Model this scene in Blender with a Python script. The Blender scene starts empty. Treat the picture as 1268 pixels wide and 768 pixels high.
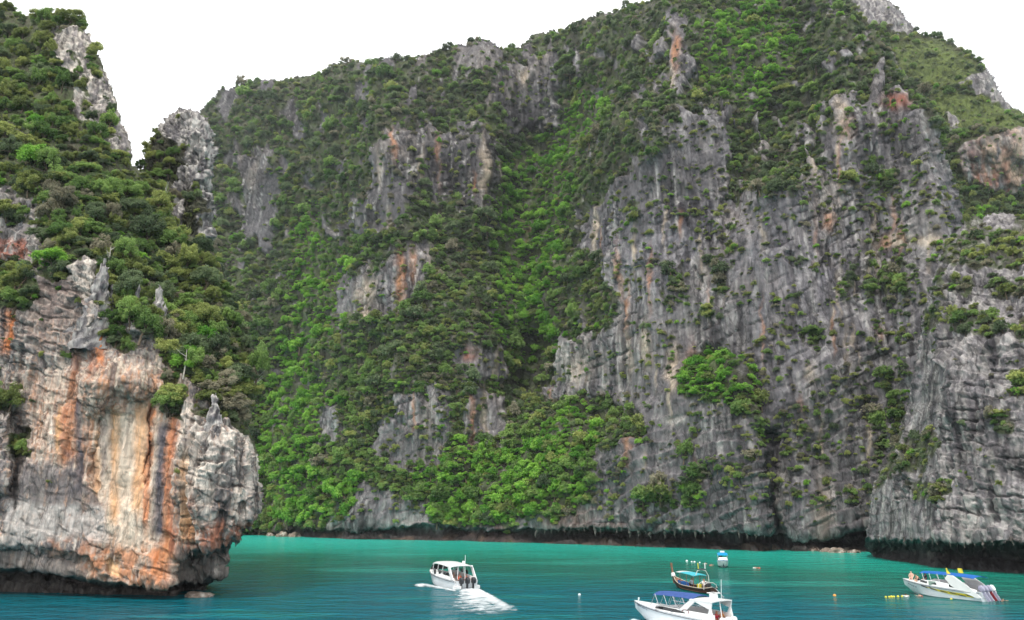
import bpy, bmesh, math, random
import numpy as np
from mathutils import Vector, Matrix

# ---------------------------------------------------------------- camera, sky, sun, exposure
SC = bpy.context.scene
COL = SC.collection
F, CX, CY = 950.0, 634.0, 384.0            # focal length and centre, in pixels of the 1268 x 768 photograph
HOR = 634.0                                # the horizon's row
CAM_Z = 9.5                                # eye height on the upper deck of a ferry
PITCH = math.atan((HOR - CY) / F)
cam_data = bpy.data.cameras.new('camera')
cam = bpy.data.objects.new('camera', cam_data)
COL.objects.link(cam)
cam.location = (0, 0, CAM_Z)
cam.rotation_euler = (math.pi / 2 + PITCH, 0, 0)
cam_data.sensor_width = 36.0
cam_data.lens = 36.0 * F / 1268.0
cam_data.clip_start, cam_data.clip_end = 0.5, 6000
SC.camera = cam

SUN_EL, SUN_AZ = math.radians(58), math.radians(205)   # azimuth clockwise from +Y (behind the camera, a little left)
world = bpy.data.worlds.new('World'); SC.world = world; world.use_nodes = True
wn, wl = world.node_tree.nodes, world.node_tree.links
bg = wn['Background']
sky = wn.new('ShaderNodeTexSky'); sky.sky_type = 'NISHITA'; sky.sun_disc = False
sky.sun_elevation = SUN_EL; sky.sun_rotation = SUN_AZ
sky.air_density = 1.0; sky.dust_density = 3.0
# a closed layer of thin bright cloud over the blue sky
tc = wn.new('ShaderNodeTexCoord')
cn = wn.new('ShaderNodeTexNoise'); cn.inputs['Scale'].default_value = 2.2; cn.inputs['Detail'].default_value = 5
wl.new(tc.outputs['Generated'], cn.inputs['Vector'])
cr = wn.new('ShaderNodeMapRange'); cr.inputs[1].default_value = .2; cr.inputs[2].default_value = .6
cr.inputs[3].default_value = .93; cr.inputs[4].default_value = .985
wl.new(cn.outputs['Fac'], cr.inputs[0])
mx = wn.new('ShaderNodeMix'); mx.data_type = 'RGBA'
wl.new(cr.outputs[0], mx.inputs['Factor'])
wl.new(sky.outputs[0], mx.inputs[6]); mx.inputs[7].default_value = (9.6, 9.7, 9.85, 1)
wl.new(mx.outputs[2], bg.inputs['Color'])
bg.inputs['Strength'].default_value = 0.105

sd = bpy.data.lights.new('sun', 'SUN'); sd.energy = 1.5; sd.angle = math.radians(10); sd.color = (1, .95, .87)
sun = bpy.data.objects.new('sun', sd); COL.objects.link(sun)
sdir = Vector((math.sin(SUN_AZ) * math.cos(SUN_EL), math.cos(SUN_AZ) * math.cos(SUN_EL), math.sin(SUN_EL)))
sun.rotation_euler = sdir.to_track_quat('Z', 'Y').to_euler(); sun.location = (0, -50, 300)
vs = SC.view_settings
vs.view_transform = 'Standard'; vs.look = 'None'; vs.exposure = 0.8; vs.gamma = 1.0; vs.use_curve_mapping = False
SC.render.engine = 'CYCLES'
SC.cycles.max_bounces = 6; SC.cycles.diffuse_bounces = 3; SC.cycles.glossy_bounces = 2
SC.cycles.transmission_bounces = 2; SC.cycles.transparent_max_bounces = 4
SC.cycles.use_denoising = True
SC.cycles.caustics_reflective = False; SC.cycles.caustics_refractive = False

# ---------------------------------------------------------------- projection and noise
SP, CP = math.sin(PITCH), math.cos(PITCH)
def ray(px, py):
    a = (px - CX) / F; b = (CY - py) / F
    return a, CP - b * SP, SP + b * CP          # camera ray, in world axes
def at(px, py, Y):                              # the point at depth Y seen at a pixel
    dx, dy, dz = ray(px, py)
    return np.stack([dx / dy * Y, Y + 0 * dx, CAM_Z + dz / dy * Y], -1)
def water_y(px, py):                            # depth at which that pixel's ray meets the sea
    _, dy, dz = ray(px, py)
    return -CAM_Z * dy / dz
def pix(P):
    x, y, z = P[..., 0], P[..., 1], P[..., 2] - CAM_Z
    d = y * CP + z * SP
    return CX + F * x / d, CY - F * (z * CP - y * SP) / d

rng = np.random.default_rng(7)
_perm = np.tile(rng.permutation(256), 3).astype(np.int32)
_grad = rng.normal(size=(256, 3)).astype(np.float32); _grad /= np.linalg.norm(_grad, axis=1)[:, None]
_jit = rng.random((256, 3)).astype(np.float32)
def perlin(P):
    P = np.asarray(P, np.float32); sh = P.shape[:-1]; P = P.reshape(-1, 3)
    i = np.floor(P).astype(np.int32); f = P - i; i &= 255
    u = f * f * f * (f * (f * 6 - 15) + 10)
    out = np.zeros(len(P), np.float32)
    for dx in (0, 1):
        a = _perm[i[:, 0] + dx]; wx = u[:, 0] if dx else 1 - u[:, 0]
        for dy in (0, 1):
            b = _perm[a + i[:, 1] + dy]; wy = u[:, 1] if dy else 1 - u[:, 1]
            for dz in (0, 1):
                g = _grad[_perm[b + i[:, 2] + dz]]
                wz = u[:, 2] if dz else 1 - u[:, 2]
                out += (g[:, 0] * (f[:, 0] - dx) + g[:, 1] * (f[:, 1] - dy) + g[:, 2] * (f[:, 2] - dz)) * wx * wy * wz
    return (out * 1.6).reshape(sh)
def fbm(P, oct=4, gain=.5):
    s = 0; a = 1.0
    P = np.asarray(P, np.float32)
    for k in range(oct):
        s = s + a * perlin(P * (2.03 ** k) + 17.3 * k); a *= gain
    return s
def ridged(P, oct=3):
    s = 0; a = 1.0
    P = np.asarray(P, np.float32)
    for k in range(oct):
        s = s + a * (1 - 2 * np.abs(perlin(P * (2.1 ** k) + 9.7 * k))); a *= .5
    return s
def worley(P):
    P = np.asarray(P, np.float32); sh = P.shape[:-1]; P = P.reshape(-1, 3)
    i = np.floor(P).astype(np.int32); f = P - i; i &= 255
    f1 = np.full(len(P), 9, np.float32); f2 = f1.copy(); idv = np.zeros(len(P), np.float32)
    for dx in (-1, 0, 1):
        for dy in (-1, 0, 1):
            for dz in (-1, 0, 1):
                h = _perm[_perm[_perm[(i[:, 0] + dx) & 255] + ((i[:, 1] + dy) & 255)] + ((i[:, 2] + dz) & 255)]
                o = _jit[h]
                d = np.sqrt((o[:, 0] + dx - f[:, 0]) ** 2 + (o[:, 1] + dy - f[:, 1]) ** 2 + (o[:, 2] + dz - f[:, 2]) ** 2)
                m = d < f1
                f2 = np.where(m, f1, np.minimum(f2, d)); idv = np.where(m, h / 255., idv); f1 = np.where(m, d, f1)
    return f1.reshape(sh), f2.reshape(sh), idv.reshape(sh)
def facets(P):
    """Angular blocks: every cell is a flat, tilted facet; returns its level, its tilt and the distance to the joint."""
    P = np.asarray(P, np.float32); sh = P.shape[:-1]; P = P.reshape(-1, 3)
    i = np.floor(P).astype(np.int32); f = P - i; i &= 255
    f1 = np.full(len(P), 9, np.float32); f2 = f1.copy(); hh = np.zeros(len(P), np.int32); dv = np.zeros((len(P), 3), np.float32)
    for dx in (-1, 0, 1):
        for dy in (-1, 0, 1):
            for dz in (-1, 0, 1):
                h = _perm[_perm[_perm[(i[:, 0] + dx) & 255] + ((i[:, 1] + dy) & 255)] + ((i[:, 2] + dz) & 255)]
                v = _jit[h] + np.array([dx, dy, dz], np.float32) - f
                d = np.sqrt((v * v).sum(1)); m = d < f1
                f2 = np.where(m, f1, np.minimum(f2, d)); hh = np.where(m, h, hh); dv = np.where(m[:, None], v, dv); f1 = np.where(m, d, f1)
    tilt = (dv * _grad[(hh * 7 + 3) & 255]).sum(1)
    return (hh / 255.).reshape(sh), tilt.reshape(sh), (f2 - f1).reshape(sh)
def sstep(a, b, x):
    t = np.clip((x - a) / (b - a), 0, 1); return t * t * (3 - 2 * t)
def blur(A, sx, sy):
    for ax, s in ((1, sx), (0, sy)):
        if s < .5: continue
        r = int(s * 2.5) + 1; k = np.exp(-.5 * (np.arange(-r, r + 1) / s) ** 2); k /= k.sum()
        Q = np.pad(A, [(r, r) if a == ax else (0, 0) for a in (0, 1)], mode='edge')
        A = sum(k[j] * (Q[:, j:j + A.shape[1]] if ax == 1 else Q[j:j + A.shape[0], :]) for j in range(2 * r + 1))
    return A
def polysd(X, Y, poly):                         # signed distance, negative inside
    X = np.asarray(X, np.float32); Y = np.asarray(Y, np.float32)
    d2 = np.full(X.shape, 1e12, np.float32); ins = np.zeros(X.shape, bool)
    n = len(poly)
    for k in range(n):
        x0, y0 = poly[k]; x1, y1 = poly[(k + 1) % n]
        ex, ey = x1 - x0, y1 - y0
        t = np.clip(((X - x0) * ex + (Y - y0) * ey) / (ex * ex + ey * ey + 1e-9), 0, 1)
        d2 = np.minimum(d2, (X - x0 - t * ex) ** 2 + (Y - y0 - t * ey) ** 2)
        if y0 != y1:
            ins ^= ((y0 > Y) != (y1 > Y)) & (X < (x1 - x0) * (Y - y0) / (y1 - y0) + x0)
    d = np.sqrt(d2); return np.where(ins, -d, d)
def lin(c):
    c = np.asarray(c, np.float64) / 255.
    return np.where(c <= .04045, c / 12.92, ((c + .055) / 1.055) ** 2.4)

# ---------------------------------------------------------------- object helpers
def mesh_obj(name, V, faces, mat=None, parent=None, smooth=False, link=True):
    me = bpy.data.meshes.new(name)
    if isinstance(faces, np.ndarray):
        nf, k = faces.shape
        V = np.asarray(V, np.float32)
        me.vertices.add(len(V)); me.vertices.foreach_set('co', V.ravel())
        me.loops.add(nf * k); me.loops.foreach_set('vertex_index', faces.astype(np.int32).ravel())
        me.polygons.add(nf); me.polygons.foreach_set('loop_start', np.arange(0, nf * k, k, dtype=np.int32))
        me.update(calc_edges=True)
    else:
        me.from_pydata([tuple(map(float, v)) for v in V], [], faces); me.update()
    if smooth: me.polygons.foreach_set('use_smooth', np.ones(len(me.polygons), bool))
    if mat: me.materials.append(mat)
    o = bpy.data.objects.new(name, me)
    if link: COL.objects.link(o)
    if parent: o.parent = parent
    return o
def empty(name, loc=(0, 0, 0), rz=0):
    o = bpy.data.objects.new(name, None); COL.objects.link(o); o.location = loc; o.rotation_euler = (0, 0, rz)
    o.empty_display_size = .3
    return o
def tag(o, label=None, cat=None, group=None, kind=None):
    for k, v in (('label', label), ('category', cat), ('group', group), ('kind', kind)):
        if v: o[k] = v
    return o
def copy_of(o, parent=None):
    c = o.copy(); COL.objects.link(c); c.parent = parent
    for ch in o.children: copy_of(ch, c)
    return c
def node_mat(name):
    m = bpy.data.materials.new(name); m.use_nodes = True
    return m, m.node_tree.nodes, m.node_tree.links, m.node_tree.nodes['Principled BSDF']
def plain(name, rgb, rough=.5, spec=.5, metal=0, var=.08, scale=3.0):
    m, n, l, b = node_mat(name)
    t = n.new('ShaderNodeTexCoord'); q = n.new('ShaderNodeTexNoise')
    q.inputs['Scale'].default_value = scale; q.inputs['Detail'].default_value = 4
    l.new(t.outputs['Object'], q.inputs['Vector'])
    r = n.new('ShaderNodeMapRange'); r.inputs[1].default_value = .3; r.inputs[2].default_value = .7
    r.inputs[3].default_value = 1 - var; r.inputs[4].default_value = 1 + var * .5
    l.new(q.outputs['Fac'], r.inputs[0])
    h = n.new('ShaderNodeMix'); h.data_type = 'RGBA'; h.blend_type = 'MULTIPLY'; h.inputs['Factor'].default_value = 1
    h.inputs[6].default_value = (*rgb, 1); l.new(r.outputs[0], h.inputs[7])
    l.new(h.outputs[2], b.inputs['Base Color'])
    b.inputs['Roughness'].default_value = rough; b.inputs['Metallic'].default_value = metal
    b.inputs['Specular IOR Level'].default_value = spec
    return m

# ---------------------------------------------------------------- rock material: per-vertex rock colour, fine grain and relief on top
def rock_mat(name, unit):
    m, n, l, b = node_mat(name)
    at_ = n.new('ShaderNodeAttribute'); at_.attribute_name = 'col'
    t = n.new('ShaderNodeTexCoord')
    mp = n.new('ShaderNodeMapping'); mp.inputs['Scale'].default_value = (1 / unit, 1 / unit, .35 / unit)
    l.new(t.outputs['Object'], mp.inputs['Vector'])
    n1 = n.new('ShaderNodeTexNoise'); n1.inputs['Scale'].default_value = 1.2; n1.inputs['Detail'].default_value = 8
    n1.inputs['Roughness'].default_value = .74
    l.new(mp.outputs[0], n1.inputs['Vector'])
    r1 = n.new('ShaderNodeMapRange'); r1.inputs[1].default_value = .3; r1.inputs[2].default_value = .7
    r1.inputs[3].default_value = .55; r1.inputs[4].default_value = 1.35
    l.new(n1.outputs['Fac'], r1.inputs[0])
    mu = n.new('ShaderNodeMix'); mu.data_type = 'RGBA'; mu.blend_type = 'MULTIPLY'; mu.inputs['Factor'].default_value = 1
    l.new(at_.outputs['Color'], mu.inputs[6]); l.new(r1.outputs[0], mu.inputs[7])
    b.inputs['Roughness'].default_value = .93; b.inputs['Specular IOR Level'].default_value = .15
    # broken, fluted relief
    v = n.new('ShaderNodeTexVoronoi'); v.feature = 'DISTANCE_TO_EDGE'; v.inputs['Scale'].default_value = .9
    wv = n.new('ShaderNodeMix'); wv.data_type = 'RGBA'; wv.blend_type = 'LINEAR_LIGHT'; wv.inputs['Factor'].default_value = .35
    l.new(mp.outputs[0], wv.inputs[6]); l.new(n1.outputs['Color'], wv.inputs[7])
    l.new(wv.outputs[2], v.inputs['Vector'])
    rv = n.new('ShaderNodeMapRange'); rv.inputs[1].default_value = 0; rv.inputs[2].default_value = .12
    l.new(v.outputs['Distance'], rv.inputs[0])
    # joint lines, darker than the rock around them
    v2 = n.new('ShaderNodeTexVoronoi'); v2.feature = 'DISTANCE_TO_EDGE'; v2.inputs['Scale'].default_value = 2.3
    l.new(wv.outputs[2], v2.inputs['Vector'])
    rc = n.new('ShaderNodeMapRange'); rc.inputs[2].default_value = .07; rc.inputs[3].default_value = .5; l.new(v.outputs['Distance'], rc.inputs[0])
    rc2 = n.new('ShaderNodeMapRange'); rc2.inputs[2].default_value = .1; rc2.inputs[3].default_value = .62; l.new(v2.outputs['Distance'], rc2.inputs[0])
    cm = n.new('ShaderNodeMath'); cm.operation = 'MULTIPLY'; l.new(rc.outputs[0], cm.inputs[0]); l.new(rc2.outputs[0], cm.inputs[1])
    pn = n.new('ShaderNodeTexNoise'); pn.inputs['Scale'].default_value = .35; l.new(mp.outputs[0], pn.inputs['Vector'])
    pr = n.new('ShaderNodeMapRange'); pr.inputs[1].default_value = .42; pr.inputs[2].default_value = .62; l.new(pn.outputs['Fac'], pr.inputs[0])
    one = n.new('ShaderNodeMix'); l.new(pr.outputs[0], one.inputs[0]); one.inputs[2].default_value = 1.0; l.new(cm.outputs[0], one.inputs[3])
    mu2 = n.new('ShaderNodeMix'); mu2.data_type = 'RGBA'; mu2.blend_type = 'MULTIPLY'; mu2.inputs['Factor'].default_value = 1
    l.new(mu.outputs[2], mu2.inputs[6]); l.new(one.outputs[0], mu2.inputs[7]); l.new(mu2.outputs[2], b.inputs['Base Color'])
    ad = n.new('ShaderNodeMath'); ad.operation = 'MULTIPLY_ADD'; ad.inputs[1].default_value = .45
    l.new(rv.outputs[0], ad.inputs[0]); l.new(n1.outputs['Fac'], ad.inputs[2])
    bp = n.new('ShaderNodeBump'); bp.inputs['Strength'].default_value = .6; bp.inputs['Distance'].default_value = .4 * unit
    l.new(ad.outputs[0], bp.inputs['Height']); l.new(bp.outputs[0], b.inputs['Normal'])
    return m

# ---------------------------------------------------------------- rock faces: a surface followed along rays, with its own depth at every point
class Sheet: pass
def sheet(name, x0, x1, y0, y1, step, outline, wl_pts, cot, offset, round_px, round_m, disp, color, mat, back=(4, 16, 45), c_blur=(25, 8)):
    S = Sheet()
    xs = np.arange(x0, x1 + .01, step); ys = np.arange(y0, y1 + .01, step)
    PX, PY = np.meshgrid(xs, ys)
    # a wobble so that traced lines are never straight
    wob = np.stack([PX / 22, PY / 22, 0 * PX + 3.1 + len(name)], -1)
    NX = PX + 5 * fbm(wob, 3); NY = PY + 5 * fbm(wob + 40, 3)
    sdv = polysd(PX + 2.2 * fbm(wob * 2.5, 3), PY + 2.2 * fbm(wob * 2.5 + 9, 3), outline)
    C = cot(NX, NY); C = blur(C, c_blur[0] / step, c_blur[1] / step)
    wlx, wly = zip(*wl_pts)
    yw = np.interp(xs, wlx, wly); yb = water_y(xs, yw)
    _, dy, dz = ray(PX, PY); T = dz / dy
    Y = np.empty_like(PX); cur = yb.copy()
    for r in range(len(ys) - 1, -1, -1):
        if r < len(ys) - 1:
            c = np.where(ys[r] < yw, C[r], 0)
            dT = T[r] - T[r + 1]
            dzz = cur * dT / np.maximum(1 - c * T[r], .25)
            cur = cur + c * dzz
        Y[r] = cur
    Y = blur(Y, 3 / step, 3 / step)
    Y = Y + offset(PX, PY, NX, NY, Y)
    q = np.clip(1 + sdv / round_px, 0, 1)
    Y = Y + round_m * (1 - np.sqrt(np.clip(1 - q * q, 0, 1)))
    P = at(PX, PY, Y)
    gx = np.gradient(blur(Y, 2, 2), axis=1); gy = np.gradient(blur(Y, 2, 2), axis=0)
    Pb = at(PX, PY, blur(Y, 2, 2))
    N = np.cross(np.gradient(Pb, axis=0), np.gradient(Pb, axis=1)); N /= np.linalg.norm(N, axis=-1, keepdims=True) + 1e-9
    N = np.where((N[..., 1] > 0)[..., None], -N, N)
    D = disp(P, NX, NY, sdv)
    vd = P - np.array([0, 0, CAM_Z]); vd /= np.linalg.norm(vd, axis=-1, keepdims=True)
    P = P + N * (D * (.25 + .75 * sstep(.05, .4, -(N * vd).sum(-1))))[..., None]
    S.PX, S.PY, S.NX, S.NY, S.P, S.N, S.sd, S.xs, S.ys, S.step, S.D = PX, PY, NX, NY, P, N, sdv, xs, ys, step, D
    inside = sdv < 0
    idx = -np.ones(PX.shape, np.int64); idx[inside] = np.arange(inside.sum())
    a, b, c, d = idx[:-1, :-1], idx[:-1, 1:], idx[1:, 1:], idx[1:, :-1]
    ok = (a >= 0) & (b >= 0) & (c >= 0) & (d >= 0)
    faces = np.stack([a[ok], d[ok], c[ok], b[ok]], -1)
    V = P[inside]; Cc = color(S)[inside]
    # close the edges: carry the border back into the hill
    e = np.concatenate([faces[:, [k, (k + 1) % 4]] for k in range(4)])
    key = np.sort(e, 1); key = key[:, 0] * 10_000_000 + key[:, 1]
    u, inv, cnt = np.unique(key, return_inverse=True, return_counts=True)
    be = e[cnt[inv] == 1]
    bv = np.unique(be); base = np.searchsorted(bv, be)
    prev = None; prev_ids = bv
    gy_, gx_ = np.gradient(blur(sdv, 4, 4)); gn = np.hypot(gx_, gy_) + 1e-6; ox = (gx_ / gn)[inside][bv]; oy = (gy_ / gn)[inside][bv]
    ctr = V[:, 0].mean()
    allV, allC, allF = [V], [Cc], [faces]; cntV = len(V)
    for k, bk in enumerate(back):
        W = V[bv].copy()
        dirv = W - np.array([0, 0, CAM_Z]); dirv /= np.linalg.norm(dirv, axis=1)[:, None]
        W += dirv * bk * np.array([1, 1, .93])
        W[:, 0] -= ox * .4 * bk; W[:, 2] += oy * .3 * bk                                   # round the edge off, out of sight
        a_ = min(.22 * bk, 1.6); W += dirv * (a_ * (fbm(W / 2.3, 3) + 1.2 * facets(W / 1.8)[1]))[:, None]
        ids = np.arange(cntV, cntV + len(bv)); cntV += len(bv)
        allV.append(W); allC.append(Cc[bv])
        A = prev_ids; B = ids
        allF.append(np.stack([A[base[:, 0]], B[base[:, 0]], B[base[:, 1]], A[base[:, 1]]], -1)[:, ::-1])
        prev_ids = ids
    V = np.concatenate(allV); Cc = np.concatenate(allC); Fc = np.concatenate(allF)
    o = mesh_obj(name, V, Fc, mat, smooth=False)
    ca = o.data.color_attributes.new('col', 'FLOAT_COLOR', 'POINT')
    ca.data.foreach_set('color', np.concatenate([np.clip(Cc, .004, .9), np.ones((len(Cc), 1))], 1).astype(np.float32).ravel())
    S.obj = o
    return S
def on(S, px, py):                              # the surface point seen at a pixel of that sheet
    j = np.clip(((np.asarray(px) - S.xs[0]) / S.step).round().astype(int), 0, len(S.xs) - 1)
    i = np.clip(((np.asarray(py) - S.ys[0]) / S.step).round().astype(int), 0, len(S.ys) - 1)
    return S.P[i, j], S.N[i, j]
_memo = {}
def memo(fn):
    """Masks and joint fields over a whole sheet are asked for several times; keep them."""
    def g(*a):
        big = [q for q in a if isinstance(q, np.ndarray)]
        if big[0].size < 20000: return fn(*a)
        key = (fn.__name__,) + tuple((q.shape, float(q.flat[0]), float(q.flat[-1]), float(q.flat[q.size // 3])) if isinstance(q, np.ndarray) else q for q in a)
        if key not in _memo: _memo[key] = fn(*a)
        return _memo[key]
    return g
def mixc(A, B, t): return A + (np.asarray(B) - A) * t[..., None]
def ell(X, Y, x, y, rx, ry): return np.exp(-(((X - x) / rx) ** 2 + ((Y - y) / ry) ** 2) ** 1.3)
def inside_any(X, Y, polys, soft=3):
    m = np.zeros(X.shape)
    for p in polys: m = np.maximum(m, sstep(soft, -soft, polysd(X, Y, p)))
    return m
# ---------------------------------------------------------------- the setting: sea and cliffs
M_ROCK_FAR = rock_mat('limestone_far', 2.2)
M_ROCK_NEAR = rock_mat('limestone_near', .9)
GREY, DARK, LIGHT = lin((124, 120, 122)), lin((76, 73, 76)), lin((180, 175, 170))
BLUE, CREAM, ORANGE = lin((112, 111, 122)), lin((200, 182, 160)), lin((182, 130, 96))
RED, WHITE, BROWN = lin((150, 88, 66)), lin((222, 216, 208)), lin((112, 88, 72))
SOIL, MOSS = lin((64, 66, 44)), lin((74, 86, 48))
def sc3(P, a, b, c): return P * np.array([1 / a, 1 / b, 1 / c])

# ---- the tall mountain at the back of the bay
C_ROCK = [
    [(462, 178), (480, 160), (560, 163), (612, 182), (610, 252), (565, 246), (520, 232), (505, 270), (432, 292), (428, 262), (460, 232)],
    [(292, 200), (332, 190), (347, 240), (336, 292), (304, 302)],
    [(425, 340), (470, 340), (498, 312), (524, 308), (532, 350), (492, 388), (442, 388), (418, 402)],
    [(500, 492), (552, 484), (562, 520), (546, 574), (490, 588), (458, 552), (478, 520)],
    [(574, 500), (600, 478), (622, 490), (616, 545), (578, 558)],
    [(578, 52), (600, 46), (620, 64), (612, 92), (582, 96)],
    [(622, 76), (690, 86), (700, 122), (672, 158), (630, 150), (612, 120)],
    [(826, 44), (848, 46), (852, 96), (836, 112), (822, 96)],
    [(570, 436), (600, 428), (622, 432), (630, 470), (572, 472)],
    [(400, 500), (414, 500), (416, 548), (402, 552)],
    [(410, 588), (520, 626), (640, 640), (640, 690), (340, 690), (340, 655), (410, 655)],
    [(725, 262), (762, 216), (832, 192), (836, 140), (902, 132), (908, 200), (902, 250), (960, 250), (1004, 236), (1028, 122), (1112, 108), (1165, 190),
     (1195, 262), (1240, 300), (1260, 690), (640, 690), (640, 628), (722, 602), (722, 545), (676, 478), (690, 424), (762, 402), (776, 372), (738, 330), (716, 300)],
]
C_VEG = [
    [(838, 470), (850, 440), (880, 430), (918, 452), (930, 486), (955, 548), (948, 556), (905, 505), (850, 500)],
    [(640, 500), (700, 486), (742, 486), (792, 512), (800, 540), (770, 548), (746, 560), (736, 620), (690, 646), (640, 640), (600, 600)],
    [(776, 310), (820, 318), (868, 338), (880, 376), (830, 380), (800, 350)],
    [(866, 318), (914, 300), (910, 352), (886, 398), (872, 370)],
    [(974, 402), (1010, 396), (1030, 412), (1020, 432), (980, 424)],
    [(1000, 552), (1030, 556), (1038, 580), (1008, 576)],
    [(1018, 212), (1060, 196), (1120, 204), (1130, 236), (1090, 244), (1024, 240)],
    [(1034, 318), (1080, 304), (1146, 320), (1140, 376), (1080, 388), (1036, 352)],
    [(756, 252), (790, 246), (792, 276), (766, 282)],
    [(780, 604), (820, 596), (884, 606), (880, 640), (800, 630)],
    [(1076, 470), (1132, 440), (1128, 500), (1090, 580), (1070, 560)],
    [(960, 186), (1010, 176), (1030, 200), (1010, 236), (940, 234)],
    [(728, 340), (770, 352), (790, 376), (748, 400), (720, 380)],
    [(842, 536), (872, 530), (882, 600), (858, 610)],
    [(408, 470), (460, 450), (540, 440), (560, 470), (500, 486), (440, 520)],
    [(520, 596), (560, 560), (640, 580), (640, 652), (530, 654)],
    [(330, 540), (440, 580), (440, 640), (418, 646), (330, 650)],
]
C_DENSE = (0, 1, 14, 15, 16)
C_BRIGHT = [
    [(362, 268), (392, 262), (402, 300), (388, 340), (404, 330), (430, 330), (424, 400), (402, 420), (380, 450), (420, 500), (400, 560), (320, 640), (318, 480), (352, 420), (370, 340)],
    [(722, 118), (756, 120), (740, 170), (700, 200), (712, 250), (690, 290), (700, 330), (672, 370), (690, 420), (650, 440), (606, 420), (620, 350), (610, 260), (612, 210), (660, 180)],
    [(858, 40), (960, 0), (1000, 60), (940, 130), (900, 120), (870, 90)],
    [(548, 545), (580, 548), (580, 572), (546, 574)],
    [(330, 560), (440, 596), (440, 650), (330, 650)],
    [(520, 590), (640, 560), (720, 500), (740, 520), (720, 620), (640, 650), (520, 655)],
    [(842, 470), (850, 440), (880, 430), (918, 452), (930, 486), (900, 500), (850, 495)],
]
@memo
def veg_c(X, Y):
    q = np.stack([X / 17, Y / 34, 0 * X + 7], -1); nz = fbm(q, 4)
    m = 1 - inside_any(X, Y, C_ROCK, 20)
    m = np.maximum(m, inside_any(X, Y, [C_VEG[k] for k in C_DENSE], 12))
    m = np.maximum(m, .56 * inside_any(X, Y, [q for k, q in enumerate(C_VEG) if k not in C_DENSE], 16))
    hole = sstep(.1, .6, fbm(np.stack([X / 22, Y / 46, 0 * X + 1], -1), 3)) * (sstep(420, 220, Y) + .35) * .6 * (1 - inside_any(X, Y, C_BRIGHT, 14))      # bare rock shows through the upper scrub
    return sstep(.27, .73, m + .45 * nz - hole)
def line_d(X, Y, pts):
    d = np.full(X.shape, 1e9)
    for (x0, y0), (x1, y1) in zip(pts[:-1], pts[1:]):
        ex, ey = x1 - x0, y1 - y0
        t = np.clip(((X - x0) * ex + (Y - y0) * ey) / (ex * ex + ey * ey), 0, 1)
        d = np.minimum(d, np.hypot(X - x0 - t * ex, Y - y0 - t * ey))
    return d
C_WL = [(150, 662), (320, 663), (400, 666.5), (520, 668.5), (640, 671), (760, 675), (870, 679), (950, 682), (1070, 684), (1300, 690)]
def c_lip(X): return np.interp(X, [320, 410, 480, 640, 700, 800, 900, 950, 980, 1030, 1060, 1080], [660, 656, 652, 656, 655, 657, 660, 662, 664, 668, 656, 654])
def c_cave(X): return np.interp(X, [320, 400, 440, 480, 520, 640, 670, 700, 770, 790, 850, 945, 955, 1020, 1030, 1065, 1080], [4, 5, 3, 3, 4, 3, 5, 7, 9, 5, 8, 9, 3, 3, 7, 9, 9])
def c_offset(X, Y, NX, NY, D):
    o = 13 * np.exp(-(line_d(NX, NY, [(392, 240), (384, 330), (368, 400), (338, 500), (322, 620)]) / 24) ** 2)
    o = o + 15 * np.exp(-(line_d(NX, NY, [(740, 110), (668, 200), (645, 290), (655, 380), (652, 470)]) / 36) ** 2)
    o = o + 9 * np.exp(-(line_d(NX, NY, [(660, 420), (652, 470)]) / 14) ** 2)
    o = o + 8 * np.exp(-(line_d(NX, NY, [(1000, 30), (985, 120), (930, 190), (918, 260)]) / 26) ** 2)
    o = o - 7 * sstep(5, -14, polysd(NX, NY, [(690, 530), (790, 500), (850, 445), (920, 450), (957, 556), (955, 720), (560, 720), (600, 600)]))
    o = o - 6 * sstep(6, -22, polysd(NX, NY, [(425, 330), (520, 300), (600, 330), (600, 500), (560, 720), (420, 720), (400, 480)]))
    o = o - 6 * sstep(5, -18, polysd(NX, NY, [(450, 165), (612, 170), (610, 300), (430, 300)]))
    o = o + 5 * np.exp(-(line_d(NX, NY, [(958, 540), (962, 690)]) / 7) ** 2)
    lip = c_lip(X) + 3 * fbm(np.stack([X / 9, 0 * X, 0 * X], -1), 3)
    wlv = np.interp(X, *zip(*C_WL))
    t = np.clip((Y - lip) / (wlv - lip + .01), 0, 1)
    return o + 1.5 * c_cave(X) * sstep(-.5, 1.5, Y - lip) * (1 - .8 * t ** 1.6)
C_SLAB = [[(905, 330), (1010, 326), (1060, 400), (1084, 600), (1062, 664), (962, 664), (957, 540), (922, 440)], [(740, 520), (850, 510), (945, 560), (948, 645), (700, 645)], [(840, 140), (902, 134), (905, 240), (845, 240)]]
@memo
def c_flat(X, Y, P):
    """0 on the broad smooth slabs, 1 where the face is fluted and broken."""
    return np.clip(sstep(-.35, .3, fbm(sc3(P + 900, 26, 26, 34), 2)) * (1 - .8 * inside_any(X, Y, C_SLAB, 14)), 0, 1)
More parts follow.
